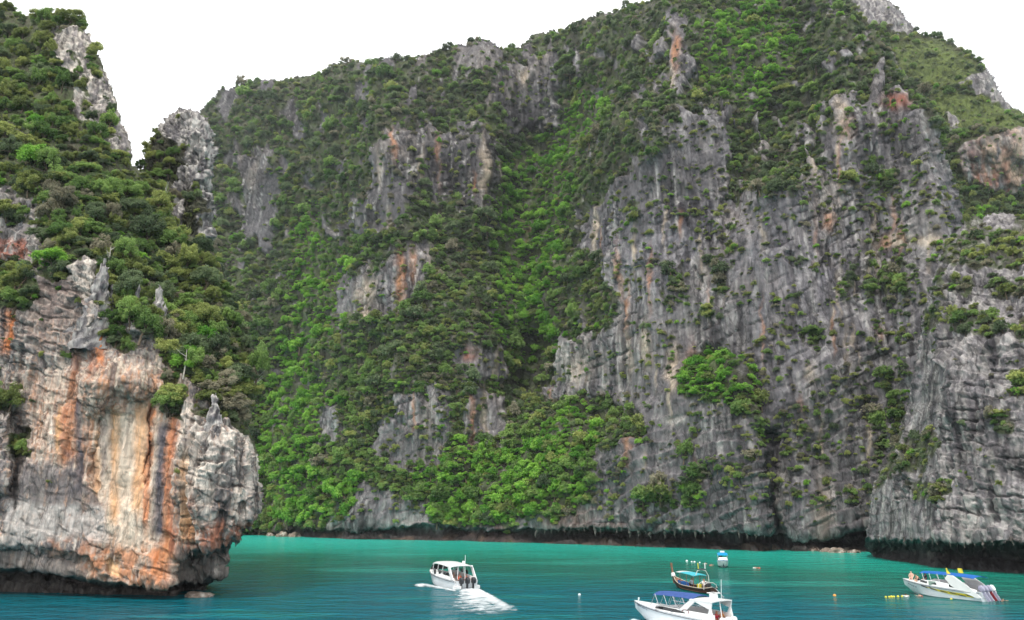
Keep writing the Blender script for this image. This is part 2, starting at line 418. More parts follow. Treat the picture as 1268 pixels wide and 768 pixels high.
def c_disp(P, X, Y, sdv):
    v = veg_c(X, Y)
    d = 2.4 * fbm(P / 34, 3) + (.25 + 1.3 * v) * fbm(P / 10, 3) + v * 5 * fbm(P / 42 + 5, 2) * sstep(640, 540, Y)
    W = P + 2.5 * fbm(P / 25, 2)[..., None]
    low = sstep(470, 560, Y); am = sstep(-.25, .45, fbm(sc3(P + 70, 22, 22, 30), 2))
    fl = (1 - .75 * low) * (1.0 * ridged(sc3(W, 9, 9, 75), 2) * (.35 + .65 * am) + .4 * am * ridged(sc3(W + 11, 2.6, 2.6, 26), 2))
    ida, ta, ea = facets(sc3(P, 7.5, 7.5, 17) + .25 * fbm(P / 6, 2)[..., None])
    idb, tb, eb = facets(sc3(P, 1.5, 1.5, 3.4) + .25 * fbm(P / 2, 2)[..., None])
    blk = 1.3 * (ida - .5) + .9 * ta + .28 * (idb - .5) + .28 * tb
    bed = (P[..., 2] - .42 * P[..., 0] + 2.2 * fbm(P / 14, 2)) / 3.6
    bw = sstep(480, 560, Y) * sstep(1010, 930, X) * sstep(660, 740, X) + sstep(380, 460, Y) * sstep(960, 1040, X)
    bed = .85 * (np.mod(bed, 1) ** 2 - .4) * np.clip(bw, .12, 1)
    jt = joints(P, -.42, 3.4, X, Y)
    return d + (1 - .65 * v) * (bed + (.3 + .7 * c_flat(X, Y, P)) * (fl + blk) - (.3 + .45 * c_flat(X, Y, P)) * jt) + .15 * fbm(P / 1.6, 2)
C_SPOTS = [  # stains and fresh breaks on the face: x, y, half-width, half-height, colour, weight
    (497, 345, 6, 34, ORANGE, .95), (512, 328, 5, 16, ORANGE, .7), (455, 362, 15, 14, CREAM, .55), (458, 392, 7, 9, CREAM, .8), (838, 68, 7, 20, ORANGE, .9), (832, 100, 6, 16, CREAM, .6),
    (488, 178, 4, 16, ORANGE, .9), (598, 212, 5, 34, CREAM, .75), (470, 205, 4, 20, CREAM, .5), (584, 520, 4, 36, ORANGE, .7), (600, 512, 4, 30, CREAM, .7), (582, 440, 10, 8, RED, .8),
    (735, 290, 4, 36, CREAM, .8), (856, 452, 9, 24, ORANGE, .6), (834, 458, 10, 26, CREAM, .7), (800, 428, 9, 22, CREAM, .65), (778, 438, 5, 40, CREAM, .4), (1028, 272, 9, 10, ORANGE, .75),
    (1112, 298, 40, 7, CREAM, .8), (1095, 298, 10, 8, ORANGE, .6), (1040, 140, 9, 18, CREAM, .7), (1046, 160, 8, 16, ORANGE, .4), (1112, 130, 24, 8, RED, .8), (650, 96, 7, 9, CREAM, .8),
    (728, 112, 3, 8, CREAM, .7), (806, 110, 5, 12, CREAM, .7), (714, 462, 16, 14, CREAM, .45), (690, 440, 12, 18, WHITE, .35), (842, 520, 22, 6, WHITE, .5), (1004, 460, 10, 11, CREAM, .6),
    (968, 618, 7, 34, WHITE, .5), (1020, 630, 16, 36, CREAM, .3), (866, 586, 5, 14, RED, .6), (700, 640, 40, 16, BROWN, .5), (600, 662, 60, 7, RED, .55), (520, 648, 60, 10, LIGHT, .5),
    (1062, 690, 20, 8, BROWN, .8), (1090, 415, 8, 9, ORANGE, .4), (760, 660, 80, 10, BROWN, .45), (1155, 298, 14, 9, CREAM, .6), (1128, 262, 7, 40, LIGHT, .5), (1160, 255, 9, 24, LIGHT, .5),
]
def joints(P, dip, gap, X, Y, s=1.0):
    """Open bedding joints and steep fractures: 1 on the line, 0 away from it, broken up along their length."""
    b = (P[..., 2] + dip * P[..., 0] + 1.4 * s * fbm(P / (9 * s), 2) + .35 * s * fbm(P / (2.2 * s), 2)) / gap
    lb = sstep(.13, .03, np.abs(np.mod(b, 1) - .5) * 1.0) * sstep(-.15, .25, fbm(P / (7 * s) + 31 + np.floor(b)[..., None] * 3.7, 2))
    v = (P[..., 0] * .9 + .25 * P[..., 1] + 1.6 * s * fbm(sc3(P, 8 * s, 8 * s, 16 * s), 3)) / (gap * 1.25)
    lv = sstep(.11, .02, np.abs(np.mod(v, 1) - .5)) * sstep(-.05, .3, fbm(sc3(P, 5 * s, 5 * s, 14 * s) + 77 + np.floor(v)[..., None] * 2.3, 2))
    return np.maximum(lb, .85 * lv)
def rock_tone(P, X, Y, a, b, streak):
    g = fbm(sc3(P, a, a, b), 4); h = fbm(sc3(P + 50, a * .35, a * .35, b * .8), 3)
    c = np.empty(P.shape); c[:] = GREY
    c = mixc(c, DARK, sstep(.0, .75, g + .35 * h)); c = mixc(c, LIGHT, sstep(.1, .9, -g + .45 * h) * .7)
    s = sstep(.55, .95, ridged(sc3(P + 90, a * .45, a * .45, b * 2.2), 2) - .25 + .3 * g)
    c = mixc(c, WHITE, s * streak)
    s = sstep(.5, 1.0, ridged(sc3(P + 190, a * .5, a * .5, b * 2.6), 2) - .25)
    return mixc(c, DARK * .75, s * .55)
def c_color(S):
    X, Y, P = S.NX, S.NY, S.P
    c = rock_tone(P, X, Y, 9, 30, .28)
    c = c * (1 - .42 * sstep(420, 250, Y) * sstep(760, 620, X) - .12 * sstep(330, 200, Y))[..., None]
    big = .8 * fbm(sc3(P + 300, 34, 34, 50), 3); med = fbm(sc3(P + 400, 7, 7, 12), 3)
    c = mixc(c, c * .62, sstep(.1, .6, big + .4 * med)); c = mixc(c, lin((158, 148, 138)), .55 * sstep(.12, .7, -big + .5 * med))
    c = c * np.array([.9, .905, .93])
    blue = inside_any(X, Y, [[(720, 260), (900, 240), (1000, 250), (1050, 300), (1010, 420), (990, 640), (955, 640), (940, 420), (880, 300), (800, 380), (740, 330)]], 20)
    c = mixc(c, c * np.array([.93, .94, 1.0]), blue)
    idc, _, ed = facets(sc3(P, 1.7, 1.7, 3.6) + .3 * fbm(P / 2, 2)[..., None])
    c = c * (.92 + .16 * idc)[..., None]
    st = fbm(sc3(P + 700, 1.5, 1.5, 42), 3) + .5 * fbm(sc3(P + 800, 6, 6, 60), 2)          # long drip streaks, dark and pale
    c = mixc(c, DARK * .65, .85 * sstep(.12, .6, st)); c = mixc(c, lin((190, 186, 182)), .6 * sstep(.35, .85, -st))
    c = mixc(c, lin((112, 109, 112)), .45 * (1 - c_flat(X, Y, P)))
    c = c * (1 - (.25 + .25 * c_flat(X, Y, P)) * joints(P, -.42, 3.4, X, Y))[..., None]
    nz = .55 + .8 * fbm(sc3(P, 3, 3, 9), 3)
    rs = np.random.default_rng(77)
    thin = [(480 + 700 * rs.random(), 170 + 400 * rs.random(), 1.4 + 2 * rs.random(), 12 + 26 * rs.random(), CREAM if rs.random() < .6 else ORANGE, .25 + .35 * rs.random()) for _ in range(70)]
    for x, y, rx, ry, cc, w in [(a, b_, .85 * c_, 1.15 * d_, e_, .8 * f_) for a, b_, c_, d_, e_, f_ in C_SPOTS] + thin:
        c = mixc(c, cc, np.clip(ell(X, Y, x, y, rx, ry) * w * np.clip(nz + .45, 0, 1.2), 0, 1))
    wlv = np.interp(X, *zip(*C_WL))
    c = mixc(c, lin((56, 50, 48)), .85 * sstep(19, 9, wlv - Y)); c = mixc(c, lin((112, 92, 78)), .5 * sstep(9, 6, wlv - Y) * sstep(.0, .5, fbm(P / 6, 2)))  # dark brown foot of the cliff, with the undercut's shade put into the colour
    v = veg_c(X, Y)
    g = mixc(np.broadcast_to(SOIL * .7, P.shape).copy(), MOSS, sstep(-.5, .5, fbm(P / 5, 2)))
    return mixc(c, g, sstep(.45, .95, v + .5 * fbm(P / 3.5, 3)) * .85)
C_OUT = [(180, 190), (240, 150), (256, 130), (275, 112), (300, 105), (340, 97), (390, 90), (430, 78), (470, 71), (520, 69), (545, 57), (575, 53), (586, 48), (602, 47), (620, 62), (640, 56),
         (660, 43), (700, 34), (740, 19), (790, 3), (830, -11), (900, -24), (1000, -22), (1038, -8), (1063, 30), (1098, 48), (1118, 85), (1148, 120), (1163, 148), (1172, 195), (1193, 250),
         (1196, 285), (1290, 330), (1290, 720), (180, 720)]
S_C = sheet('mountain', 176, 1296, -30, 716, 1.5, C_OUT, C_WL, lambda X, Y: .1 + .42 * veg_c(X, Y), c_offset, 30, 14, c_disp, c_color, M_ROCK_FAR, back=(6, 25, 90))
tag(S_C.obj, 'tall grey limestone mountain half covered in forest behind the bay', kind='structure')

# ---- the grassy ridge behind its shoulder
D_GRASS = [[(1100, 50), (1160, 52), (1200, 75), (1215, 100), (1170, 110), (1120, 90)], [(1150, 112), (1262, 128), (1268, 170), (1200, 158), (1160, 150)]]
D_ROCK = [[(1186, 108), (1222, 84), (1256, 128), (1246, 140), (1206, 112)], [(1200, 176), (1262, 162), (1340, 160), (1340, 240), (1236, 240), (1196, 228), (1186, 196)],
          [(1040, -30), (1090, -10), (1140, 36), (1120, 44), (1060, 20)], [(1168, 140), (1186, 146), (1194, 160), (1176, 164)]]
@memo
def veg_d(X, Y): return 1 - inside_any(X, Y, D_ROCK, 3)
def d_color(S):
    X, Y, P = S.NX, S.NY, S.P
    c = rock_tone(P, X, Y, 8, 26, .4)
    nz = np.clip(.6 + .9 * fbm(sc3(P, 3, 3, 14), 3), 0, 1)
    for x, y, rx, ry, cc, w in [(1245, 205, 46, 40, RED, .62), (1230, 185, 16, 26, CREAM, .5), (1258, 200, 10, 40, CREAM, .55), (1215, 215, 12, 20, ORANGE, .3)]:
        c = mixc(c, cc, np.clip(ell(X, Y, x, y, rx, ry) * w * nz * 1.3, 0, 1))
    v = veg_d(X, Y); gr = inside_any(X, Y, D_GRASS, 6)
    g = mixc(np.broadcast_to(SOIL, P.shape).copy(), lin((92, 104, 56)), gr)
    g = mixc(g, lin((62, 72, 42)), sstep(-.3, .4, fbm(P / 3, 3)) * .85)
    return mixc(c, g, sstep(.35, .7, v + .3 * fbm(P / 4, 3)))
D_OUT = [(1000, 0), (1030, -22), (1060, -6), (1090, -2), (1112, 10), (1137, 40), (1165, 46), (1200, 63), (1226, 90), (1250, 130), (1276, 150), (1350, 225), (1350, 660), (1000, 660)]
S_D = sheet('ridge', 996, 1356, -30, 672, 1.5, D_OUT, [(900, 676), (1400, 676)], lambda X, Y: .1 + .42 * veg_d(X, Y),
            lambda X, Y, NX, NY, D: 26 - 14 * np.exp(-(line_d(NX, NY, [(1130, 40), (1200, 160), (1268, 175)]) / 60) ** 2) + 0 * X, 22, 12,
            lambda P, X, Y, s: 2 * fbm(P / 25, 3) + (1 - .6 * veg_d(X, Y)) * (1.4 * ridged(sc3(P, 5, 5, 22), 3) + fbm(P / 4, 3)) + .4 * fbm(P / 2, 2),
            d_color, M_ROCK_FAR, back=(6, 25, 90))
tag(S_D.obj, 'grassy limestone ridge with a red cliff behind the mountain shoulder', kind='structure')

# ---- the low grey headland that closes the bay
E_VEG = [[(1160, 300), (1200, 284), (1268, 286), (1400, 280), (1400, 330), (1268, 330), (1210, 336), (1170, 328)], [(1196, 264), (1216, 262), (1222, 282), (1198, 284)],
         [(1172, 388), (1200, 380), (1240, 392), (1244, 412), (1220, 420), (1180, 412)], [(1140, 380), (1166, 372), (1170, 402), (1142, 420)],
         [(1120, 540), (1150, 530), (1168, 552), (1150, 580), (1112, 590)], [(1120, 596), (1180, 596), (1180, 616), (1130, 620)], [(1250, 250), (1340, 250), (1340, 284), (1256, 284)],
         [(1256, 400), (1300, 400), (1300, 430), (1258, 426)], [(1158, 330), (1174, 330), (1172, 372), (1152, 372)], [(1250, 466), (1300, 470), (1300, 500), (1256, 494)],
         [(1084, 540), (1110, 500), (1122, 520), (1108, 590), (1080, 610)], [(1222, 340), (1268, 344), (1300, 360), (1268, 370), (1226, 366)], [(1180, 346), (1206, 346), (1200, 366), (1180, 364)],
         [(1234, 512), (1258, 510), (1262, 540), (1238, 536)]]
@memo
def veg_e(X, Y): return inside_any(X, Y, E_VEG, 4)
E_WL = [(1000, 690), (1085, 694), (1150, 703), (1268, 712), (1420, 722)]
def e_lip(X): return np.interp(X, [1060, 1150, 1268, 1420], [668, 670, 674, 682])
def e_offset(X, Y, NX, NY, D):
    lip = e_lip(X) + 3.5 * fbm(np.stack([X / 7, 0 * X + 5, 0 * X], -1), 4)
    wlv = np.interp(X, *zip(*E_WL)); t = np.clip((Y - lip) / (wlv - lip), 0, 1)
    o = 9.5 * sstep(-1, 3, Y - lip) * (.55 + .45 * sstep(0, .5, t) - .3 * sstep(.6, 1, t))
    o = o - 4 * sstep(6, -30, polysd(NX, NY, [(1150, 440), (1268, 380), (1420, 380), (1420, 760), (1120, 760)]))
    return o + 3 * np.exp(-(line_d(NX, NY, [(1150, 390), (1140, 470), (1120, 560)]) / 9) ** 2)
def e_disp(P, X, Y, sdv):
    v = veg_e(X, Y)
    d = 1.5 * fbm(P / 20, 3) + .7 * ridged(sc3(P + 2 * fbm(P / 12, 2)[..., None], 3.6, 3.6, 30), 3)
    ida, ta, ea = facets(sc3(P, 2.6, 2.6, 6) + .3 * fbm(P / 3, 2)[..., None])
    idb, tb, eb = facets(sc3(P, 1., 1., 1.3) + .3 * fbm(P / 1.2, 2)[..., None])
    bed = (P[..., 2] + .5 * P[..., 0] + 1.6 * fbm(P / 9, 2)) / 2.4
    return d - .45 * joints(P, .5, 2.2, X, Y, .7) + .4 * (ida - .5) + .4 * ta - .15 * sstep(.1, 0, ea) + .2 * (idb - .5) + .25 * tb + .3 * (np.mod(bed, 1) ** 2 - .4) + .15 * fbm(P / .8, 2)
def e_color(S):
    X, Y, P = S.NX, S.NY, S.P
    c = rock_tone(P, X, Y, 5, 16, .25) * .9
    idc, _, ed = facets(sc3(P, 1., 1., 1.3) + .3 * fbm(P / 1.2, 2)[..., None])
    c = c * (.82 + .36 * idc)[..., None]
    st = fbm(sc3(P + 700, .8, .8, 16), 3); c = mixc(c, DARK * .8, .6 * sstep(.15, .75, st)); c = mixc(c, lin((172, 168, 166)), .45 * sstep(.25, .9, -st))
    c = c * (1 - .5 * joints(P, .5, 2.2, X, Y, .7))[..., None] * 1.22
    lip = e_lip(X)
    c = mixc(c, lin((46, 43, 44)), .9 * sstep(-2, 4, Y - lip)); c = mixc(c, lin((128, 122, 116)), .5 * sstep(0, 4, Y - lip) * sstep(.2, .7, fbm(sc3(P, 1.2, 1.2, 3), 2)) * sstep(30, 10, Y - lip))  # below the lip the notch's shade is painted into the rock colour
    g = mixc(np.broadcast_to(SOIL * .7, P.shape).copy(), MOSS, sstep(-.4, .5, fbm(P / 3, 2)))
    return mixc(c, g, sstep(.5, 1., veg_e(X, Y) + .5 * fbm(P / 2, 3)) * .8)
E_OUT = [(1069, 676), (1074, 640), (1080, 600), (1101, 560), (1120, 510), (1130, 460), (1140, 400), (1147, 365), (1161, 320), (1181, 290), (1202, 270), (1236, 264), (1268, 268), (1420, 236),
         (1420, 760), (1085, 760), (1084, 700), (1076, 686)]
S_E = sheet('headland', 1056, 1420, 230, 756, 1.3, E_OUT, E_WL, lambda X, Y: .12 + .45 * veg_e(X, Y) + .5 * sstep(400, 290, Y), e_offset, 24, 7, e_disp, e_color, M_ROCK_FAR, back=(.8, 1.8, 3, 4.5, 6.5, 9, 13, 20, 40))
tag(S_E.obj, 'dark grey limestone headland undercut by a black notch at the sea', kind='structure')

# ---- the orange streaked headland
A_ROCK = [
    [(-130, 232), (14, 234), (24, 248), (38, 240), (50, 290), (62, 316), (100, 322), (112, 316), (122, 330), (130, 380), (140, 396), (158, 400), (196, 420), (200, 452), (232, 470), (250, 488), (262, 512),
     (290, 528), (304, 540), (318, 562), (330, 600), (330, 770), (-130, 770)],
    [(66, 28), (104, 30), (124, 72), (140, 112), (150, 150), (168, 190), (140, 196), (128, 168), (100, 148), (88, 130), (100, 100), (84, 84), (66, 78)],
]
A_VEG = [[(-130, 330), (14, 320), (40, 330), (54, 360), (44, 384), (-130, 390)], [(8, 262), (36, 262), (38, 276), (10, 282)], [(50, 326), (84, 316), (84, 340), (64, 352), (52, 344)],
         [(104, 58), (122, 62), (132, 92), (116, 92)], [(126, 380), (150, 370), (160, 398), (138, 410)], [(128, 404), (164, 424), (160, 446), (140, 436)],
         [(200, 452), (222, 470), (226, 520), (206, 512)], [(236, 505), (262, 508), (262, 520), (240, 522)], [(0, 490), (14, 496), (12, 510), (-130, 510), (-130, 490)], [(8, 540), (30, 530), (36, 566), (14, 560)]]
@memo
def veg_a(X, Y):
    pk = sstep(240, 200, Y) * sstep(.05, .5, fbm(np.stack([X / 16, Y / 22, 0 * X + 4], -1), 3))
    return np.maximum(np.maximum(pk, inside_any(X, Y, A_VEG, 3)), 1 - inside_any(X, Y, A_ROCK, 3))
A_WL = [(-200, 739), (0, 740), (120, 743), (250, 744), (400, 744)]
def a_lip(X): return np.interp(X, [-150, 0, 60, 130, 205, 215, 278, 290, 330], [702, 704, 705, 722, 727, 722, 714, 690, 668])
def a_under(X): return np.interp(X, [-150, 0, 55, 110, 150, 210, 250, 300, 330], [668, 670, 674, 690, 730, 690, 676, 668, 652])   # edge of the upper face above the undercut
def a_offset(X, Y, NX, NY, D):
    n1 = fbm(np.stack([X / 14, 0 * X, 0 * X + 2], -1), 3)
    lip = a_lip(X) + 3 * n1; und = a_under(X) + 3 * fbm(np.stack([X / 11, 0 * X, 0 * X + 8], -1), 3)
    wlv = np.interp(X, *zip(*A_WL)); t = np.clip((Y - lip) / (wlv - lip + 1), 0, 1)
    o = 1.6 * sstep(-2, 9, Y - und) * sstep(150, 110, X) + 6.0 * sstep(-1, 9, Y - und) * sstep(210, 238, X)
    o = o + 6.5 * sstep(-1, 5, Y - lip) * (1 - .25 * t)
    # hollow behind the drip curtain, brow above it, bulging buttresses
    o = o + 1.1 * sstep(10, -24, polysd(NX, NY, [(104, 530), (128, 505), (160, 492), (196, 488), (206, 520), (200, 600), (150, 640), (118, 620)]))
    o = o - 1.8 * ell(NX, NY, 150, 470, 52, 20) - 1.5 * ell(NX, NY, 118, 480, 16, 26)
    o = o - 2.2 * ell(NX, NY, 262, 590, 40, 70) - 1.2 * ell(NX, NY, 308, 600, 8, 60)
    o = o - 1.6 * sstep(3, -12, polysd(NX, NY, [(-140, 510), (12, 512), (20, 560), (14, 612), (-140, 624)])) + 2.0 * np.exp(-(line_d(NX, NY, [(18, 512), (24, 560), (18, 620)]) / 7) ** 2)
    o = o + 1.1 * np.exp(-(line_d(NX, NY, [(186, 500), (184, 560), (178, 600)]) / 2.2) ** 2) + 1.0 * np.exp(-(line_d(NX, NY, [(126, 520), (118, 560), (116, 600)]) / 3) ** 2)
    o = o + .9 * ell(NX, NY, 140, 700, 9, 14) + 1.2 * np.exp(-(line_d(NX, NY, [(60, 690), (61, 716)]) / 1.6) ** 2)
    o = o - 1.5 * sstep(2, -10, polysd(NX, NY, [(82, 330), (110, 312), (124, 332), (132, 400), (104, 412), (90, 380)])) - 2 * sstep(2, -8, polysd(NX, NY, [(150, 350), (166, 342), (176, 352), (196, 372), (196, 420), (154, 410)]))
    return o
def a_disp(P, X, Y, sdv):
    v = veg_a(X, Y)
    smooth = inside_any(X, Y, [[(112, 520), (200, 500), (210, 660), (150, 690), (112, 640)], [(20, 572), (86, 578), (128, 620), (126, 662), (18, 664)], [(-120, 676), (100, 680), (110, 716), (-120, 712)]], 10)
    face = inside_any(X, Y, [[(26, 460), (110, 440), (220, 450), (236, 560), (232, 690), (205, 720), (-100, 716), (-100, 620), (36, 568)]], 16)
    k = 1 - np.maximum(.8 * smooth, .5 * face)
    d = .8 * fbm(P / 11, 3) + .2 * k * fbm(P / 3, 3)
    fl = (.28 + .45 * sstep(215, 240, X)) * ridged(sc3(P + .8 * fbm(P / 6, 2)[..., None], 1.7, 1.7, 14), 3)
    ida, ta, ea = facets(sc3(P, 1.9, 1.9, 2.1) + .3 * fbm(P / 2, 2)[..., None])
    idb, tb, eb = facets(sc3(P, .62, .62, .8) + .3 * fbm(P / .8, 2)[..., None])
    bed = (P[..., 2] + .3 * P[..., 0] + .9 * fbm(P / 5, 2)) / 1.9
    return d - .3 * k * (1 - v) * joints(P, .3, 1.9, X, Y, .4) + (1 - .6 * v) * (fl + k * (.4 * (ida - .5) + .34 * ta - .15 * sstep(.1, 0, ea) + .12 * (idb - .5) + .16 * tb + .3 * (np.mod(bed, 1) ** 2 - .4))) + .06 * k * fbm(P / .5, 2)
def a_color(S):
    X, Y, P = S.NX, S.NY, S.P; X0 = S.PX
    c = rock_tone(P, X, Y, 3.2, 7, .4)
    n1 = fbm(sc3(P, .5, .5, 6), 3); n2 = fbm(sc3(P + 30, 1.6, 1.6, 5), 3); n3 = fbm(P / 1.1, 3)
    sx = X0 + 1.2 * n3
    c = mixc(c, lin((176, 150, 136)), .75 * inside_any(X, Y, [[(30, 470), (110, 455), (215, 460), (222, 690), (205, 726), (100, 715), (112, 660), (90, 580), (36, 560)]], 14))
    c = mixc(c, lin((128, 112, 106)), .6 * inside_any(X, Y, [[(60, 340), (110, 345), (126, 400), (100, 440), (40, 430), (30, 400)]], 8))
    wide = inside_any(X, Y, [[(-120, 380), (100, 400), (200, 430), (330, 540), (330, 690), (205, 726), (-120, 690)]], 14)
    sw = fbm(sc3(P + 61, .3, .3, 10), 3); c = mixc(c, lin((186, 150, 124)), wide * .5 * sstep(.15, .7, sw)); c = mixc(c, lin((206, 200, 192)), wide * .4 * sstep(.2, .7, -sw))
    def stain(poly, col, w, soft=5, nz=n1, lo=-.5, hi=.25):
        nonlocal c
        m = sstep(soft, -soft, polysd(sx, Y, poly))
        c = mixc(c, col, np.clip(m * w * sstep(lo, hi, nz), 0, 1))
    def streak(x0, x1, y0, y1, w, col, a, k=.25):
        nonlocal c
        xc = x0 + (x1 - x0) * np.clip((Y - y0) / (y1 - y0), 0, 1) + 1.6 * fbm(np.stack([Y / 18, 0 * Y + x0, 0 * Y], -1), 2)
        m = np.exp(-np.abs((sx - xc) / w) ** 3) * sstep(y0 - 6, y0 + 10, Y) * sstep(y1 + 8, y1 - 18, Y)
        c = mixc(c, col, np.clip(m * a * (1 + k * n1 * 2), 0, 1))
    GO = lin((204, 160, 118)); OR = lin((184, 118, 78)); RB = lin((148, 96, 74))
    face = inside_any(X, Y, [[(26, 460), (110, 440), (220, 450), (240, 560), (236, 690), (205, 726), (100, 715), (112, 668), (96, 600), (36, 568)]], 18)
    st = fbm(sc3(P + 60, .34, .34, 13), 3) + .6 * fbm(sc3(P + 160, 1.9, 1.9, 22), 2)        # drip curtains over the whole face
    c = mixc(c, lin((198, 188, 174)), face * .75 * sstep(-.1, .6, st)); c = mixc(c, lin((176, 132, 102)), face * .75 * sstep(.05, .7, -st)); c = mixc(c, lin((120, 112, 112)), face * .55 * sstep(.45, .9, np.abs(fbm(sc3(P + 260, .8, .8, 16), 2)) * 1.6)); SL = lin((86, 86, 96)); CR = lin((202, 192, 178))
    stain([(112, 520), (205, 500), (205, 660), (180, 700), (140, 680), (118, 640)], CR, .45, 14, n2, -.6, .1)
    streak(146, 142, 505, 650, 7, GO, .75); streak(160, 158, 510, 680, 13, CR, .7); streak(176, 172, 500, 640, 8, GO, .7); streak(188, 182, 500, 660, 4, OR, .8)
    streak(187, 184, 505, 600, 1.6, lin((50, 44, 42)), .9); streak(202, 198, 522, 672, 7, SL, .95, .1); streak(212, 209, 470, 690, 6, OR, .7); streak(218, 214, 455, 680, 5, RB, .5)
    streak(200, 200, 675, 722, 9, OR, .85); streak(130, 126, 520, 600, 4, lin((150, 140, 134)), .7); streak(122, 116, 530, 640, 4, GO, .5)
    streak(75, 72, 505, 570, 4, GO, .8); streak(84, 80, 500, 580, 5, OR, .55); streak(64, 62, 510, 560, 5, WHITE, .6); streak(92, 90, 470, 580, 6, OR, .45); streak(98, 97, 490, 620, 5, SL, .75)
    streak(20, 8, 385, 440, 7, OR, .9); streak(128, 124, 395, 460, 6, OR, .85); streak(116, 112, 415, 470, 5, RB, .7); streak(92, 88, 430, 480, 6, RB, .5)
    streak(236, 232, 560, 668, 5, GO, .7); streak(246, 243, 590, 660, 4, RB, .5); streak(228, 226, 480, 560, 5, WHITE, .6)
    stain([(-120, 300), (30, 294), (44, 318), (10, 326), (-120, 330)], RED, .7, 6, n3, -.5, .3)
    stain([(20, 572), (84, 576), (128, 622), (126, 640), (20, 624)], lin((112, 108, 110)), .85, 5, n3, -1, .2)
    stain([(10, 622), (128, 626), (132, 668), (10, 672)], lin((176, 173, 172)), .85, 5, n3, -1, .2)
    stain([(80, 560), (96, 560), (100, 608), (84, 616)], lin((88, 86, 92)), .8, 4, n3, -1, .2)
    stain([(228, 500), (330, 520), (330, 664), (232, 664), (222, 560)], WHITE, .62, 8, -n2, -.35, .5)
    stain([(228, 500), (330, 520), (330, 660), (232, 660)], lin((84, 80, 80)), .7, 8, n2 + .6 * n1, .1, .8)
    stain([(206, 654), (322, 640), (316, 672), (280, 684), (206, 688)], RB, .8, 6, n1, -.5, .3)
    stain([(205, 640), (250, 640), (244, 690), (206, 690)], GO, .5, 8, n2, -.3, .5)
    stain([(100, 676), (210, 678), (208, 728), (110, 718)], lin((186, 128, 92)), .75, 8, n3, -.5, .4)
    stain([(132, 690), (148, 690), (148, 718), (134, 716)], lin((216, 186, 150)), .8, 4, n3, -.8, .2)
    stain([(60, 664), (120, 664), (120, 690), (90, 700), (60, 680)], lin((150, 110, 90)), .6, 7, n3, -.4, .4)
    stain([(-120, 676), (96, 684), (108, 720), (-120, 716)], lin((118, 113, 111)), .85, 5, n3, -1.2, .2)
    stain([(222, 676), (286, 672), (280, 722), (214, 724)], lin((104, 99, 97)), .9, 5, n3, -1.2, .2)
    stain([(62, 24), (170, 24), (172, 200), (80, 200)], WHITE, .45, 4, -n2, -.2, .6)
    stain([(84, 318), (128, 318), (132, 410), (104, 400)], WHITE, .55, 4, -n2, -.4, .5); stain([(150, 340), (198, 366), (198, 424), (150, 410)], WHITE, .55, 4, -n2, -.4, .5)
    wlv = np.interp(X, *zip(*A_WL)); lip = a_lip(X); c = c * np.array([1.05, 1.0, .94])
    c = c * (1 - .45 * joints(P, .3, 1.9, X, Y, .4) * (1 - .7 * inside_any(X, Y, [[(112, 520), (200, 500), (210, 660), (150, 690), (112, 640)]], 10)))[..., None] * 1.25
    c = mixc(c, lin((62, 56, 53)), .85 * sstep(0, 6, Y - lip))  # shadow under the overhang, darkened into the rock colour below the lip
    v = veg_a(X, Y)
    g = mixc(np.broadcast_to(SOIL * .8, P.shape).copy(), MOSS, sstep(-.4, .5, n3))
    return mixc(c, g, sstep(.4, .8, v + .35 * n3) * .9)
A_OUT = [(-170, -60), (-60, -8), (0, 3), (15, 5), (28, 20), (60, 14), (95, 23), (108, 40), (124, 72), (140, 110), (150, 150), (163, 176), (166, 192), (162, 204), (184, 218), (205, 240), (216, 268),
         (234, 292), (258, 302), (275, 330), (290, 370), (305, 420), (321, 462), (318, 500), (308, 530), (319, 560), (324, 600), (326, 622), (322, 642), (305, 656), (300, 668), (286, 680),
         (277, 690), (277, 714), (256, 722), (246, 735), (252, 752), (252, 790), (-170, 790)]
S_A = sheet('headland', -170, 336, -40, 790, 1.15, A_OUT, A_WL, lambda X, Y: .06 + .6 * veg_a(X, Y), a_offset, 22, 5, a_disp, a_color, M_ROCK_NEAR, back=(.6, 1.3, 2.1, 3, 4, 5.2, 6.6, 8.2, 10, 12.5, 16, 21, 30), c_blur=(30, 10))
tag(S_A.obj, 'limestone headland with orange and cream streaked cliff and forested top', kind='structure')

# ---- the bare rock tooth in the saddle
YB = float(on(S_A, 240, 330)[0][1]) + 9
wyB = HOR + F * CAM_Z / YB
def b_disp(P, X, Y, s):
    ida, ta, ea = facets(sc3(P, 2, 2, 2.6) + .3 * fbm(P / 2, 2)[..., None])
    idb, tb, eb = facets(sc3(P, .7, .7, 1) + .3 * fbm(P / .8, 2)[..., None])
    return 1.0 * fbm(P / 7, 3) + .5 * ridged(sc3(P, 1.8, 1.8, 6), 3) + .6 * (ida - .5) + 1.0 * ta - .4 * sstep(.1, 0, ea) + .25 * (idb - .5) + .4 * tb
B_VEG = [[(165, 330), (170, 205), (196, 162), (206, 170), (222, 176), (228, 200), (214, 240), (218, 330)], [(228, 235), (250, 232), (252, 268), (238, 300), (228, 280)]]
@memo
def veg_b(X, Y): return inside_any(X, Y, B_VEG, 3)
def b_color(S):
    P = S.P; c = rock_tone(P, S.NX, S.NY, 2.4, 6, .6); n2 = fbm(sc3(P, 1.2, 1.2, 3), 3)
    c = mixc(c, WHITE, .5 * sstep(-.1, .6, -n2)); c = mixc(c, DARK * .8, .5 * sstep(.1, .7, n2))
    return mixc(c, SOIL * .8 + 0 * P, sstep(.4, .8, veg_b(S.NX, S.NY) + .3 * n2) * .9)
